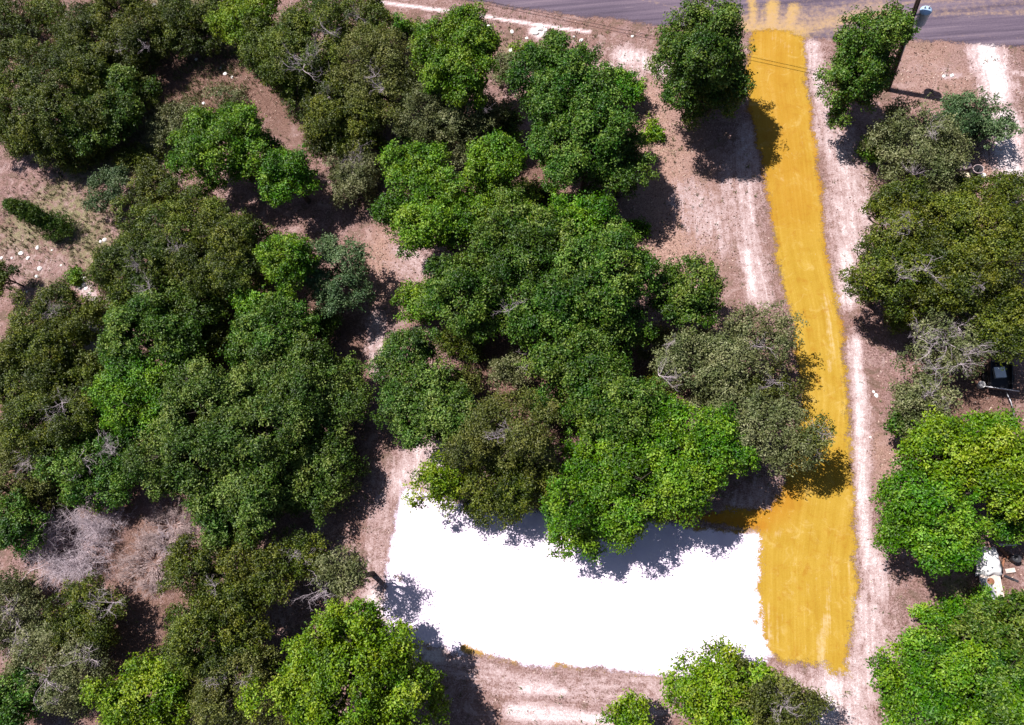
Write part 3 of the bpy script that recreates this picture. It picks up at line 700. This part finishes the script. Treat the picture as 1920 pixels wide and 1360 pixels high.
 (1615, 130, 58, 140, 9.2, 'D', 1.1, BR, 'tall dark green tree in front of the utility pole', {}),
 # --- right
 (1720, 285, 82, 72, 4.6, 'G', 1, BR, 'grey green tree behind the wooden stakes', {}),
 (1800, 238, 78, 42, 3.2, 'S', .95, BR, 'light grey green tree beside the white neighbouring lane', {}),
 (1645, 275, 20, 40, 1.8, 'E', .9, SHR, 'small fresh green bush by the wooden stakes', {}),
 (1700, 430, 85, 82, 5.5, 'O', 1, OAK, 'olive oak beside the sacks and black barrel', {}),
 (1830, 430, 100, 82, 6.0, 'O', 1, OAK, 'wide olive oak with rusty tints near the white lane', {}),
 (1665, 520, 72, 68, 5.5, 'O', .95, OAK, 'olive oak throwing dappled shade on the driveway verge', {}),
 (1800, 530, 115, 65, 6.0, 'O', 1, OAK, 'dark olive oak above the bleached bare tree', {}),
 (1772, 650, 72, 66, 4.2, 'G', .62, BR, 'bleached half bare grey tree behind the black trailer', {'dead': [(1725, 630, 1.1), (1780, 640, 1.1), (1820, 660, 1.0), (1760, 690, .9), (1800, 610, .9), (1745, 660, .8), (1805, 680, .8)]}),
 (1908, 600, 55, 62, 5.0, 'O', 1, OAK, 'green oak behind the small black trailer', {}),
 (1735, 765, 58, 55, 4.0, 'G', .8, BR, 'greyish small tree below the bleached bare tree', {'dead': [(1750, 740, 1.0)]}),
 (1690, 790, 20, 30, 2.4, 'D', .9, SHR, 'dark shrub edging the brown driveway verge', {}),
 (1850, 806, 46, 28, 3.6, 'E', 1, BR, 'light green tree in front of the small black trailer', {}),
 (1770, 850, 80, 62, 5.5, 'Y', 1, BR, 'speckled light green tree over the brown verge', {}),
 (1888, 882, 75, 76, 5.5, 'Y', 1, BR, 'yellow speckled green tree between the trailer and the covered cart', {}),
 (1738, 968, 82, 98, 5.4, 'E', 1, BR, 'round bright green tree next to the covered white cart', {}),
 (1895, 975, 45, 26, 3.2, 'E', .9, BR, 'light green tree above the scrap boards', {}),
 (1768, 1150, 34, 28, 1.6, 'E', .8, SHR, 'young green bush on the grass below the round bright tree', {}),
 (1868, 1185, 68, 58, 5.0, 'D', 1, BR, 'dark green tree below the covered white cart', {}),
 (1790, 1280, 122, 95, 5.5, 'E', 1, BR, 'large green tree beside the pale end of the driveway', {}),
 (1895, 1300, 50, 70, 6.0, 'D', 1, BR, 'dark green tree beside the large one at the pale driveway end', {}),
 (1350, 1308, 95, 72, 4.8, 'Y', .72, BR, 'open yellow green tree between white pad and pale driveway end', {}),
 (1450, 1325, 95, 68, 5.0, 'B', .8, BR, 'speckled olive tree beside the open yellow green one', {}),
 (1185, 1345, 50, 28, 3.2, 'Y', .7, SHR, 'low yellowish bush on the pink strip below the pad', {}),
 # --- undergrowth between the big crowns
 (150, 285, 48, 28, 1.7, 'O', .8, SHR, 'shaded undergrowth shrub below the big spreading oak', {}),
 (790, 255, 36, 28, 2.5, 'D', .9, SHR, 'dark shrub filling the gap behind the green shoulder tree', {}),
 (935, 240, 36, 32, 2.7, 'D', .9, SHR, 'dark shrub between the grey green tangle and the dark green tree', {}),
 (1010, 365, 40, 24, 1.9, 'O', .8, SHR, 'low shaded shrub under the fresh green tree', {}),
 (870, 640, 48, 32, 1.9, 'O', .85, SHR, 'brownish shrub in the thicket above the small olive grey bush', {}),
 (870, 720, 36, 36, 2.2, 'B', .85, SHR, 'brownish shrub between the pink path trees and the shaded hollow', {}),
 (1040, 760, 40, 32, 2.7, 'D', .9, SHR, 'dark shrub behind the fine leaved olive oak', {}),
 (1225, 640, 32, 32, 2.2, 'B', .8, SHR, 'brown twiggy shrub below the lone slope tree', {'dead': [(1225, 650, .8)]}),
 (1215, 735, 36, 32, 2.4, 'O', .85, SHR, 'olive shrub between the thicket and the grey green driveway tree', {}),
 (400, 640, 48, 40, 2.0, 'O', .8, SHR, 'shaded olive shrub behind the largest green tree', {}),
 (600, 610, 32, 28, 1.9, 'D', .85, SHR, 'dark shrub where the blue green tree meets the pink path', {}),
 (200, 700, 40, 40, 2.5, 'O', .85, SHR, 'olive shrub between the limestone patch oak and the mid green tree', {}),
 (330, 860, 40, 48, 3.1, 'D', .9, SHR, 'dark green shrub tucked against the largest green tree', {}),
 (85, 935, 48, 28, 1.5, 'B', .7, SHR, 'thin brown shrub on the rusty ground behind the grey brush', {}),
 (340, 1250, 40, 40, 2.5, 'O', .85, SHR, 'olive shrub between the light green tree and the forked oak', {}),
 (545, 1280, 40, 48, 2.9, 'O', .9, SHR, 'olive shrub beside the large vivid yellow green tree', {}),
 (1330, 760, 48, 32, 3.1, 'G', .85, SHR, 'grey green shrub between the two sparse driveway trees', {}),
 (1690, 590, 32, 32, 2.2, 'O', .8, SHR, 'shaded shrub behind the bleached half bare tree', {}),
 (1800, 345, 20, 12, 1.0, 'O', .8, SHR, 'low olive shrub in front of the cream sack', {}),
 (1900, 350, 32, 24, 2.5, 'O', .8, SHR, 'small olive shrub at the edge of the white lane', {}),
 (1840, 1130, 24, 16, 1.0, 'E', .7, SHR, 'low green growth at the foot of the covered cart', {}),
]
GROUPS = {'tree': 'trees of the woods round the pad', 'shrub': 'shrubs and brush in the clearings'}
for i, (cx, cy, rx, ry, h, kd, dn, (nm, cat), lab, ex) in enumerate(T):
    tree(nm, lab, cat, GROUPS[cat], cx, cy, rx, ry, h, kd, dn, seed=i + 1, **ex)

# leaning juniper: column of scale foliage round a tilted stem
def juniper():
    r = np.random.default_rng(77)
    b = at(135, 440); tip = at(12, 380, 3.4)
    root = empty('juniper', b.tolist()); tag(root, 'narrow dark juniper leaning over the stony clearing', 'tree', GROUPS['tree'])
    ax = tip - b; P = []; NN = []; CV = []
    for _ in range(1300):
        t = r.uniform(.12, 1.0) ; rad = .95 * (1 - t) ** .6 * (.45 + .9 * vnoise(t * 9, 0.0, 1.0, 5)) + .1
        a = r.uniform(0, 6.283); o = np.array([math.cos(a), math.sin(a) * .8, .3]) * rad * r.uniform(.3, 1.45)
        c = ax * t + o
        P.append(c + r.normal(size=(14, 3)) * np.array([.10, .10, .08])); NN.append(unit(o + np.array([0, 0, .3]) + r.normal(size=(14, 3)) * .5)); CV.append(np.full(14, np.clip(r.normal(.45, .2), 0, 1)))
    P = np.vstack(P); NN = np.vstack(NN); CV = np.concatenate(CV); P[:, 2] = np.maximum(P[:, 2], .05)
    v, f = leaf_mesh(P, NN, .16, .06, r)
    mesh_np('crown', v, f, M['D'], root, fattr={'clump': np.repeat(CV, 2), 'leaf': np.repeat(r.uniform(0, 1, len(P)), 2)})
    mb = MB(); mb.tube([(0, 0, -.1), Vector((ax * .5).tolist()), Vector((ax * .97).tolist())], [.1, .06, .015], 8); mb.build('trunk', M['bark'], root, smooth=True)
juniper()

# dead brush
def brush(cx, cy, rpx, h, n, mat, label, seed):
    r = np.random.default_rng(seed); b = at(cx, cy)
    root = empty('dead_bush', b.tolist()); tag(root, label, 'dead bush', 'grey dead brush')
    Rm = rpx / pxm(cx, cy); stems = MB(); tw = MB()
    for _ in range(n):
        a = r.uniform(0, 6.283); p = Vector((math.cos(a), math.sin(a), 0)) * Rm * .55 * r.uniform(0, 1) ** .5
        d = Vector((math.cos(a) * .8 + r.normal() * .3, math.sin(a) * .8 + r.normal() * .3, r.uniform(.5, 1.3))).normalized()
        e = p + d * h * .5
        stems.tube([(p.x * .4, p.y * .4, -.05), e], [.035, .02], 5, cap=False)
        [twig(tw, e.lerp(p, r.uniform(0, .5)), d + Vector(r.normal(size=3)) * .5, h * r.uniform(.5, .85), .02, r, 2, 3) for _ in range(5)]
    tag(stems.build('stems', M['deadbrown'], root), kind='stuff'); tag(tw.build('twigs', M[mat], root), kind='stuff')
brush(155, 1025, 66, 1.9, 44, 'dead', 'pale grey leafless brush taller than its neighbours', 201)
brush(208, 960, 40, 1.4, 26, 'dead', 'small pale grey leafless bush behind the tall leafless brush', 202)
brush(285, 1055, 70, 1.0, 44, 'deadbrown', 'low brown leafless bush on the rusty ground', 203)
brush(325, 985, 55, .9, 34, 'deadbrown', 'low pinkish brown leafless bush next to the big green tree', 204)
brush(330, 1020, 30, .9, 10, 'dead', 'small grey leafless tangle lying in front of the pinkish bush', 205)
brush(45, 1185, 45, 1.4, 16, 'dead', 'grey leafless brush among the thin scrub of the shady corner', 206)
brush(165, 1255, 36, 1.2, 12, 'dead', 'grey leafless bush beside the light green tree', 207)

def bare_limb(pts, rad, label, name='fallen_branch', mat='dead'):
    b = at(*pts[0][:2]); mb = MB()
    W = [Vector((at(*p) - b).tolist()) for p in pts]
    mb.tube(W, [rad * (1 - .7 * i / (len(W) - 1)) for i in range(len(W))], 7)
    o = mb.build(name, M[mat], None, smooth=True); o.location = b.tolist()
    tag(o, label, 'branch', 'fallen branches'); return o
bare_limb([(32, 1125, .06), (40, 1090, .5), (58, 1070, .9), (95, 1058, 1.1)], .06, 'curved grey bare limb by the dark small tree')
bare_limb([(2, 62, .1), (30, 82, .12)], .14, 'dark fallen log in the olive scrub', 'fallen_log', 'bark')

# ------------------------------------------------------------------ loose cover: leaf litter and dry grass
def open_ground(n, r):
    x = r.uniform(-60, 30, n); y = r.uniform(-13, 55, n)
    sdm = np.minimum(poly_sd(x, y, DRIVE), np.minimum(poly_sd(x, y, PAD), poly_sd(x, y, ROAD)))
    return x, y, sdm
def mat_cover(name, stops):
    m, nt, b = new_mat(name); nt.links.new(ramp(nt, attr(nt, 'leaf').outputs['Fac'], stops), b.inputs['Base Color']); return m
def litter():
    r = np.random.default_rng(31); x, y, sdm = open_ground(330000, r)
    sa = strokes(x, y, SAND); li = strokes(x, y, LITTER); gr = strokes(x, y, GREEN)
    p = np.clip(.32 + .5 * li - .42 * sa, .05, 1) * np.clip(fbm(x, y, .8, 3, 61) * 2 - .45, .1, 1)
    k = (r.uniform(0, 1, len(x)) < p) & (sdm > .12)
    x, y = x[k], y[k]; n = len(x)
    pos = np.stack([x, y, relief(x, y) + .022], 1); nr = unit(np.array([0, 0, 1.0]) + r.normal(size=(n, 3)) * .4)
    v, f = leaf_mesh(pos, nr, .12, .06, r)
    o = mesh_np('leaf_litter', v, f, mat_cover('litter', [(0, (.05, .027, .022)), (.4, (.15, .085, .065)), (.7, (.33, .22, .18)), (1, (.58, .46, .41))]), fattr={'leaf': np.repeat(r.uniform(0, 1, n) ** 1.1, 2)})
    tag(o, 'dry brown and straw coloured leaf litter scattered over the bare soil', 'leaf litter', kind='stuff')
litter()
def grass():
    r = np.random.default_rng(32); x, y, sdm = open_ground(200000, r)
    g_ = strokes(x, y, GREEN)
    p = np.clip(g_ * 1.3 - strokes(x, y, SAND) * .8 - .06, 0, 1) * np.clip(fbm(x, y, 1.3, 3, 71) * 3.0 - .8, 0, 1) + .012
    k = (r.uniform(0, 1, len(x)) < p) & (sdm > .3) ; x, y = x[k], y[k]
    x = np.repeat(x, 5) + r.normal(size=len(x) * 5) * .06; y = np.repeat(y, 5) + r.normal(size=len(y) * 5) * .06; n = len(x)
    b = np.stack([x, y, relief(x, y) - .01], 1); h = r.uniform(.12, .32, n)[:, None]; a = r.uniform(0, 6.283, n)
    side = np.stack([np.cos(a), np.sin(a), 0 * a], 1) * .026; lean = np.stack([-np.sin(a), np.cos(a), 0 * a], 1) * r.uniform(.1, .8, n)[:, None] * h
    v = np.empty((n, 3, 3)); v[:, 0] = b - side; v[:, 1] = b + side; v[:, 2] = b + lean + np.array([0, 0, 1.0]) * h
    o = mesh_np('dry_grass', v.reshape(-1, 3), np.arange(n * 3).reshape(-1, 3), mat_cover('grass', [(0, (.05, .07, .02)), (.5, (.13, .14, .055)), (1, (.34, .29, .17))]), fattr={'leaf': r.uniform(0, 1, n)})
    tag(o, 'thin olive and straw coloured grass over the clearings', 'grass', kind='stuff')
grass()

# ------------------------------------------------------------------ weeds and stones
def weed(cx, cy, rpx, h, kd, label, seed):
    tree('weed', label, 'weed', 'weeds on the verges', cx, cy, rpx, rpx * .9, h, kd, .8, seed=seed, lobes=5)
weed(748, 48, 14, .9, 'E', 'small leafy weed on the road verge beside the olive oak', 301)
weed(777, 54, 15, 1.0, 'E', 'leafy weed between the olive oak and the pointed roadside tree', 302)
weed(973, 88, 11, .7, 'Y', 'yellowish weed between the two roadside trees', 303)
weed(996, 95, 10, .7, 'Y', 'small yellowish weed touching the deep green roadside tree', 304)
weed(1225, 250, 16, .5, 'Y', 'thin green weed on the bare brown slope', 305)
weed(1195, 432, 20, .7, 'E', 'leafy weed below the black shadow on the bare brown slope', 306)
weed(140, 520, 14, .5, 'E', 'small green weed beside the scattered white stones', 307)

stone_m = mat_plain('limestone', (.70, .66, .66), .95, .2, 7.0, bumps=.4)
def rock_mesh(seed):
    r = random.Random(seed); mb = MB(); n = 7; vs = [(0, 0, .5)]
    rings = ((.62, .38), (1.0, .12), (1.02, -.2))
    for rad, z in rings:
        for k in range(n):
            a = k * 2 * math.pi / n + rad; q_ = rad * r.uniform(.75, 1.15); vs.append((q_ * math.cos(a), q_ * math.sin(a) * .8, z * r.uniform(.8, 1.2)))
    fs = [(0, 1 + k, 1 + (k + 1) % n) for k in range(n)]
    for i in range(len(rings) - 1):
        for k in range(n):
            a = 1 + i * n + k; b = 1 + i * n + (k + 1) % n; fs.append((a, a + n, b + n, b))
    me = bpy.data.meshes.new('stone'); me.from_pydata(vs, [], fs); me.update(); me.materials.append(stone_m); return me
ROCKS = [rock_mesh(i) for i in range(5)]
def rocks(L, label, group):
    for i, (x_, y_, d) in enumerate(L):
        p = at(x_, y_); o = bpy.data.objects.new('stone', ROCKS[(i + int(x_)) % 5]); COL.objects.link(o)
        sc = d / pxm(x_, y_) * .5
        o.location = (p[0], p[1], float(relief(p[:1], p[1:2])[0]) + sc * .12); o.scale = (sc, sc, sc); o.rotation_euler = (0, 0, (x_ * 1.7) % 6.28)
        tag(o, label, 'stone', group)
rocks([(39, 475, 11), (52, 484, 9), (71, 465, 9), (74, 504, 11), (68, 518, 8), (22, 484, 6), (51, 548, 6), (3, 484, 7), (98, 470, 5), (115, 498, 5)], 'white stone lying on the clearing below the juniper', 'stones below the juniper')
rocks([(157, 521, 9), (156, 535, 10), (161, 541, 9), (168, 550, 9), (178, 562, 8), (205, 562, 9), (196, 450, 10), (188, 453, 7), (198, 502, 6), (148, 540, 6), (210, 640, 9), (212, 628, 8)], 'white stone in the line leading to the limestone patch', 'stones by the limestone patch')
rocks([(423, 139, 9), (435, 144, 7), (289, 10, 8), (323, 210, 10), (333, 210, 8), (382, 194, 8), (216, 166, 8), (368, 112, 7), (415, 128, 6)], 'pale stone in the grassy glade', 'stones in the glade')
rocks([(916, 51, 11), (958, 95, 10), (988, 73, 7), (1090, 76, 9), (1186, 69, 6), (1076, 69, 6), (1003, 62, 16), (1014, 54, 18), (1022, 58, 10), (960, 60, 9)], 'pale limestone lump on the road verge', 'stones on the road verge')
rocks([(1643, 742, 9), (1638, 735, 6), (1632, 820, 5), (1770, 143, 8), (1785, 142, 8)], 'small pale stone on the driveway verge', 'stones by the driveway')

# ------------------------------------------------------------------ utility pole and wires
wood = mat_plain('creosoted_wood', (.035, .022, .02), .85, .4, 8.0); tin = mat_plain('painted_steel', (.30, .42, .60), .45, .12, 3.0, bumps=.05)
pale_w = mat_plain('weathered_board', (.50, .42, .39), .85, .25, 7.0); porcelain = mat_plain('porcelain', (.55, .55, .6), .3, .1)
black_m = mat_plain('black_steel', (.03, .03, .037), .45, .4, 6.0); grey_m = mat_plain('galvanised', (.42, .42, .47), .45, .2, 9.0, .6)
pb = at(1663, 168); pt = at(1722, 0, 6.6); ax = (pt - pb) / 6.6
root = empty('utility_pole', pb.tolist()); tag(root, 'dark wooden utility pole with a blue grey transformer beside the road', 'pole')
mb = MB(); mb.tube([Vector((ax * -.2).tolist()), Vector((ax * 4.5).tolist()), Vector((ax * 9.2).tolist())], [.17, .15, .12], 14); mb.build('pole', wood, root, True)
tc = Vector((ax * 5.35).tolist()) + Vector((.62, .10, 0))
mb = MB(); mb.lathe([(0, -.55), (.27, -.55), (.31, -.5), (.31, .42), (.34, .43), (.34, .48), (.22, .57), (0, .59)], tc, 20); tr_ = mb.build('transformer', tin, root, True)
for a in (.4, 2.4):
    mb = MB(); mb.lathe([(0, .48), (.04, .48), (.06, .55), (.035, .58), (.06, .63), (.035, .68), (.02, .76), (0, .77)], tc + Vector((.13 * math.cos(a), .13 * math.sin(a), 0)), 10); mb.build('bushing', porcelain, tr_, True)
for dz in (-.25, .25):
    mb = MB(); mb.box(tc + Vector((-.42, -.06, dz)), (.36, .08, .08)); mb.build('bracket', grey_m, root)
mb = MB(); mb.tube([Vector((ax * .1).tolist()) + Vector((.19, 0, 0)), Vector((ax * 4.9).tolist()) + Vector((.17, 0, 0))], .03, 8); mb.build('conduit', grey_m, root, True)
w0, w1 = np.array(gp(1740, 212)), np.array(gp(1395, 137)); wd = Vector((*(w1 - w0) / np.linalg.norm(w1 - w0), 0))
for o_, lab in ((.1, 'overhead wire leaving the road side of the utility pole'), (-1.1, 'overhead wire leaving the wood side of the utility pole')):
    p = Vector((pb + ax * (8.7 if o_ > 0 else 7.0)).tolist()) + Vector((0, .13 if o_ > 0 else -.14, 0)); mb = MB()
    pts = []
    for i in range(0, 13):
        t = i / 12 * 42; pts.append(wd * t + Vector((0, 0, -.9 * math.sin(math.pi * min(abs(t) / 42, 1)))))
    mb.tube(pts, .02, 5); o = mb.build('overhead_wire', black_m, None); o.location = p; tag(o, lab, 'wire', 'overhead wires')

# ------------------------------------------------------------------ stakes by the driveway
yel_w = mat_plain('yellow_stake', (.55, .42, .06), .7, .2)
def stake(px0, px1, h, mat, label, rad=.028, grp='stakes by the driveway'):
    b = at(*px0); e = at(px1[0], px1[1], h) - b; mb = MB(); mb.tube([(0, 0, -.1), Vector(e.tolist())], [rad, rad * .7], 6)
    o = mb.build('stake', mat, None); o.location = b.tolist(); tag(o, label, 'stake', grp)
stake((1626, 312), (1617, 262), 1.5, pale_w, 'pale wooden stake leaning most towards the driveway')
stake((1627, 310), (1621, 266), 1.4, pale_w, 'middle of three pale wooden stakes by the green bush')
stake((1628, 308), (1626, 268), 1.4, pale_w, 'upright pale wooden stake nearest the green bush')
stake((1652, 274), (1659, 244), 1.8, yel_w, 'yellow marker stake among the grey green foliage', .03)
stake((1644, 328), (1649, 310), .9, pale_w, 'short whitish stake at the foot of the grey green tree', .04)
pink = mat_plain('pink_ribbon', (.75, .08, .45), .6, .1)
b = at(1551, 186); root = empty('marker_flag', b.tolist()); tag(root, 'small pink survey flag beside the tall tree at the driveway', 'flag')
mb = MB(); mb.tube([(0, 0, -.05), (0, 0, .75)], .012, 5); mb.build('rod', grey_m, root)
mb = MB(); mb.add([(0, 0, .52), (.16, .05, .5), (.30, .02, .53), (.30, .03, .74), (.16, .06, .73), (0, 0, .75)], [(0, 1, 4, 5), (1, 2, 3, 4)]); mb.build('flag', pink, root)

# ------------------------------------------------------------------ things among the trees on the right
rubber = mat_plain('tyre_rubber', (.03, .028, .03), .85, .3); cream = mat_plain('cream_sack', (.62, .52, .38), .9, .2, 8.0, bumps=.5)
mauve = mat_plain('mauve_sack', (.42, .32, .34), .9, .25, 9.0, bumps=.5); tarp = mat_plain('white_tarp', (.74, .72, .74), .75, .1, 3.0, bumps=.3); rusty = mat_plain('rusty_steel', (.22, .10, .06), .9, .35, 7.0)
def wheel(parent, c, r_=.28, w=.16):
    mb = MB(); c = Vector(c); n = 18; prof = [(.62 * r_, -w / 2), (.93 * r_, -w / 2), (r_, -w * .3), (r_, w * .3), (.93 * r_, w / 2), (.62 * r_, w / 2)]
    vs = [c + Vector((z, q_ * math.cos(k * 2 * math.pi / n), q_ * math.sin(k * 2 * math.pi / n))) for q_, z in prof for k in range(n)]
    fs = [(i * n + k, i * n + (k + 1) % n, (i + 1) * n + (k + 1) % n, (i + 1) * n + k) for i in range(5) for k in range(n)]
    mb.add(vs, fs); o = mb.build('wheel', rubber, parent, True)
    mb = MB(); mb.tube([c - Vector((w * .3, 0, 0)), c + Vector((w * .3, 0, 0))], .63 * r_, 16); mb.build('rim', grey_m, o, True)

# small black utility trailer
b = at(1866, 722); root = empty('utility_trailer', b.tolist(), R(-8)); tag(root, 'small black open utility trailer under the trees', 'trailer')
mb = MB(); mb.box((0, .35, .46), (1.05, 1.5, .05)); mb.build('bed', black_m, root)
for x_ in (-.54, .54): mb = MB(); mb.box((x_, .35, .62), (.04, 1.5, .30)); mb.build('side_panel', black_m, root)
for y_, nm in ((1.12, 'front_panel'), (-.42, 'tailgate')): mb = MB(); mb.box((0, y_, .62), (1.04, .04, .30)); mb.build(nm, black_m, root)
mb = MB(); mb.tube([(-.8, -.42, .80), (.85, -.46, .80)], .035, 8); mb.build('rail', grey_m, root, True)
mb = MB(); mb.tube([(.35, -.45, .45), (.62, -1.0, .42), (.8, -1.75, .38)], .03, 8); mb.build('tongue', grey_m, root, True)
mb = MB(); mb.tube([(-.78, .35, .28), (.78, .35, .28)], .03, 8); mb.build('axle', grey_m, root, True)
for x_ in (-.68, .68): wheel(root, (x_, .35, .28))
mb = MB(); mb.box((-.05, .55, .60), (.55, .6, .22), Matrix.Rotation(.2, 3, 'Z')); o = mb.build('highlight_box', tarp, None); o.parent = None  # near-white box stands in for pale highlights on the bed
o.location = b.tolist(); o.rotation_euler = (0, 0, R(-8)); tag(o, 'pale box in the small black trailer, in place of highlights on its bed', 'box')
b = at(1836, 724); mb = MB(); mb.lathe([(0, 0), (.16, 0), (.19, .34), (.20, .36), (.18, .36), (.165, .03), (0, .03)], (0, 0, 0), 18)
o = mb.build('bucket', tarp, None, True); o.location = b.tolist(); tag(o, 'white bucket on the ground beside the small black trailer', 'bucket')

# cart under a white tarp
b = at(1848, 1082); root = empty('covered_cart', b.tolist(), R(3)); tag(root, 'low wooden cart half covered by a white tarp', 'cart')
for k in range(6): mb = MB(); mb.box((-.42 + k * .17, .2, .45), (.155, 2.5, .04)); mb.build('deck_board', pale_w, root)
mb = MB(); mb.box((0, .2, .38), (.9, 2.3, .07)); mb.build('frame', rusty, root)
for x_ in (-.62, .62): wheel(root, (x_, .5, .27), .27)
n = 18; vs = []
for j in range(n + 1):
    for i in range(n + 1):
        u = i / n * 2 - 1; v_ = j / n * 2 - 1
        e = max(abs(u), abs(v_)); z = .52 + .5 * (1 - e ** 3.2) + .03 * math.sin(u * 9 + v_ * 4) * (1 - e) + .035 * math.sin(v_ * 13 - u * 5) * (.3 + e)
        if e > .92: z -= .22
        vs.append((u * .60 * (1 - .14 * max(v_, 0) ** 2), .78 + v_ * .74 + .04 * math.sin(u * 7), z))
mb = MB(); mb.add(vs, [(j * (n + 1) + i, j * (n + 1) + i + 1, (j + 1) * (n + 1) + i + 1, (j + 1) * (n + 1) + i) for j in range(n) for i in range(n)]); mb.build('tarp', tarp, root, True)
for x_ in (.14, .32): mb = MB(); mb.tube([(x_, 0, .50), (x_ + .04, -1.55, .42)], .035, 8); mb.build('shaft', pale_w, root, True)
vs = []; m_ = 24
for i in range(m_ + 1):
    for j in (0, 1): vs.append((-.55 + i / m_ * .5 + j * .28, -.05 - j * 1.25, .53 + .02 * math.cos(i * math.pi / 2) - .04 * j))
mb = MB(); mb.add(vs, [(2 * i, 2 * i + 1, 2 * i + 3, 2 * i + 2) for i in range(m_)]); o = mb.build('corrugated_sheet', grey_m, None); o.location = b.tolist(); o.rotation_euler = (0, 0, R(3))
tag(o, 'grey corrugated metal sheet lying over the open end of the cart', 'metal sheet')
mb = MB(); mb.lathe([(0, 0), (.17, 0), (.18, .02), (.15, .05), (0, .05)], (-.02, -.22, .51), 18); o = mb.build('pan', rusty, None, True); o.location = b.tolist(); o.rotation_euler = (0, 0, R(3)); tag(o, 'round rusty pan on the deck of the cart', 'pan')

def plank(px, L, w, rz, tilt, mat, label, z=.05):
    p = at(*px); mb = MB(); mb.box((0, 0, 0), (L, w, .04)); o = mb.build('plank', mat, None)
    o.location = (p[0], p[1], z + abs(math.sin(tilt)) * L / 2); o.rotation_euler = (0, tilt, rz); tag(o, label, 'plank', 'scrap boards by the cart')
plank((1888, 1022), .85, .12, .05, 0, pale_w, 'pale board lying farthest behind the covered cart', .12)
plank((1893, 1070), .5, .22, .2, .1, pale_w, 'short pale board beside the covered cart')
plank((1885, 1040), .8, .14, -.9, .08, rusty, 'rust brown board leaning near the covered cart')
plank((1878, 1062), .9, .10, 1.2, .05, rusty, 'narrow rust brown board on the ground by the covered cart')
plank((1895, 1085), .7, .10, -.4, .06, black_m, 'blackened board in the scrap heap')
b = at(1898, 1048); mb = MB(); mb.lathe([(0, 0), (.2, 0), (.22, .1), (.2, .3), (.22, .5), (.2, .55), (.17, .55), (.17, .3), (0, .3)], (0, 0, 0), 18); o = mb.build('drum', black_m, None, True); o.location = b.tolist(); tag(o, 'dark metal drum in the scrap heap by the cart', 'drum')

# sacks and barrel by the neighbouring lane
def sack(px, d, mat, label, rz):
    p = at(*px); vs = []; n = 14; m_ = 8
    for j in range(m_ + 1):
        t = j / m_ * math.pi
        for i in range(n):
            a = i / n * 6.2832; q_ = math.sin(t) ** .55
            vs.append((d[0] / 2 * q_ * abs(math.cos(a)) ** .7 * math.copysign(1, math.cos(a)) + .02 * math.sin(a * 5 + j), d[1] / 2 * q_ * abs(math.sin(a)) ** .7 * math.copysign(1, math.sin(a)) + .02 * math.cos(a * 4), d[2] / 2 * (1 - math.cos(t)) + .015 * math.sin(a * 3 + j * 2) * q_))
    mb = MB(); mb.add(vs, [(j * n + i, j * n + (i + 1) % n, (j + 1) * n + (i + 1) % n, (j + 1) * n + i) for j in range(m_) for i in range(n)])
    o = mb.build('sack', mat, None, True); o.location = p.tolist(); o.rotation_euler = (0, 0, rz); tag(o, label, 'sack', 'sacks by the barrel')
sack((1804, 316), (.95, .62, .4), mauve, 'mauve grey full sack behind the cream sack', .3)
sack((1807, 333), (.78, .5, .34), cream, 'cream coloured full sack next to the black barrel', -.2)
b = at(1823, 331); root = empty('barrel', b.tolist()); tag(root, 'open black barrel with a paler rim beside the sacks', 'barrel')
mb = MB(); mb.lathe([(0, 0), (.27, 0), (.30, .2), (.31, .45), (.30, .7), (.28, .85), (.25, .85), (.26, .1), (0, .1)], (0, 0, 0), 22); mb.build('body', black_m, root, True)
mb = MB(); mb.lathe([(.285, .80), (.305, .82), (.305, .87), (.275, .87), (.275, .82)], (0, 0, 0), 22); mb.build('rim', mauve, root, True)
b = at(1840, 333); mb = MB(); mb.lathe([(0, 0), (.13, 0), (.15, .26), (.16, .28), (.14, .28), (.12, .03), (0, .03)], (0, 0, 0), 16); o = mb.build('bucket', tarp, None, True); o.location = b.tolist(); tag(o, 'small white bucket beside the open black barrel', 'bucket')
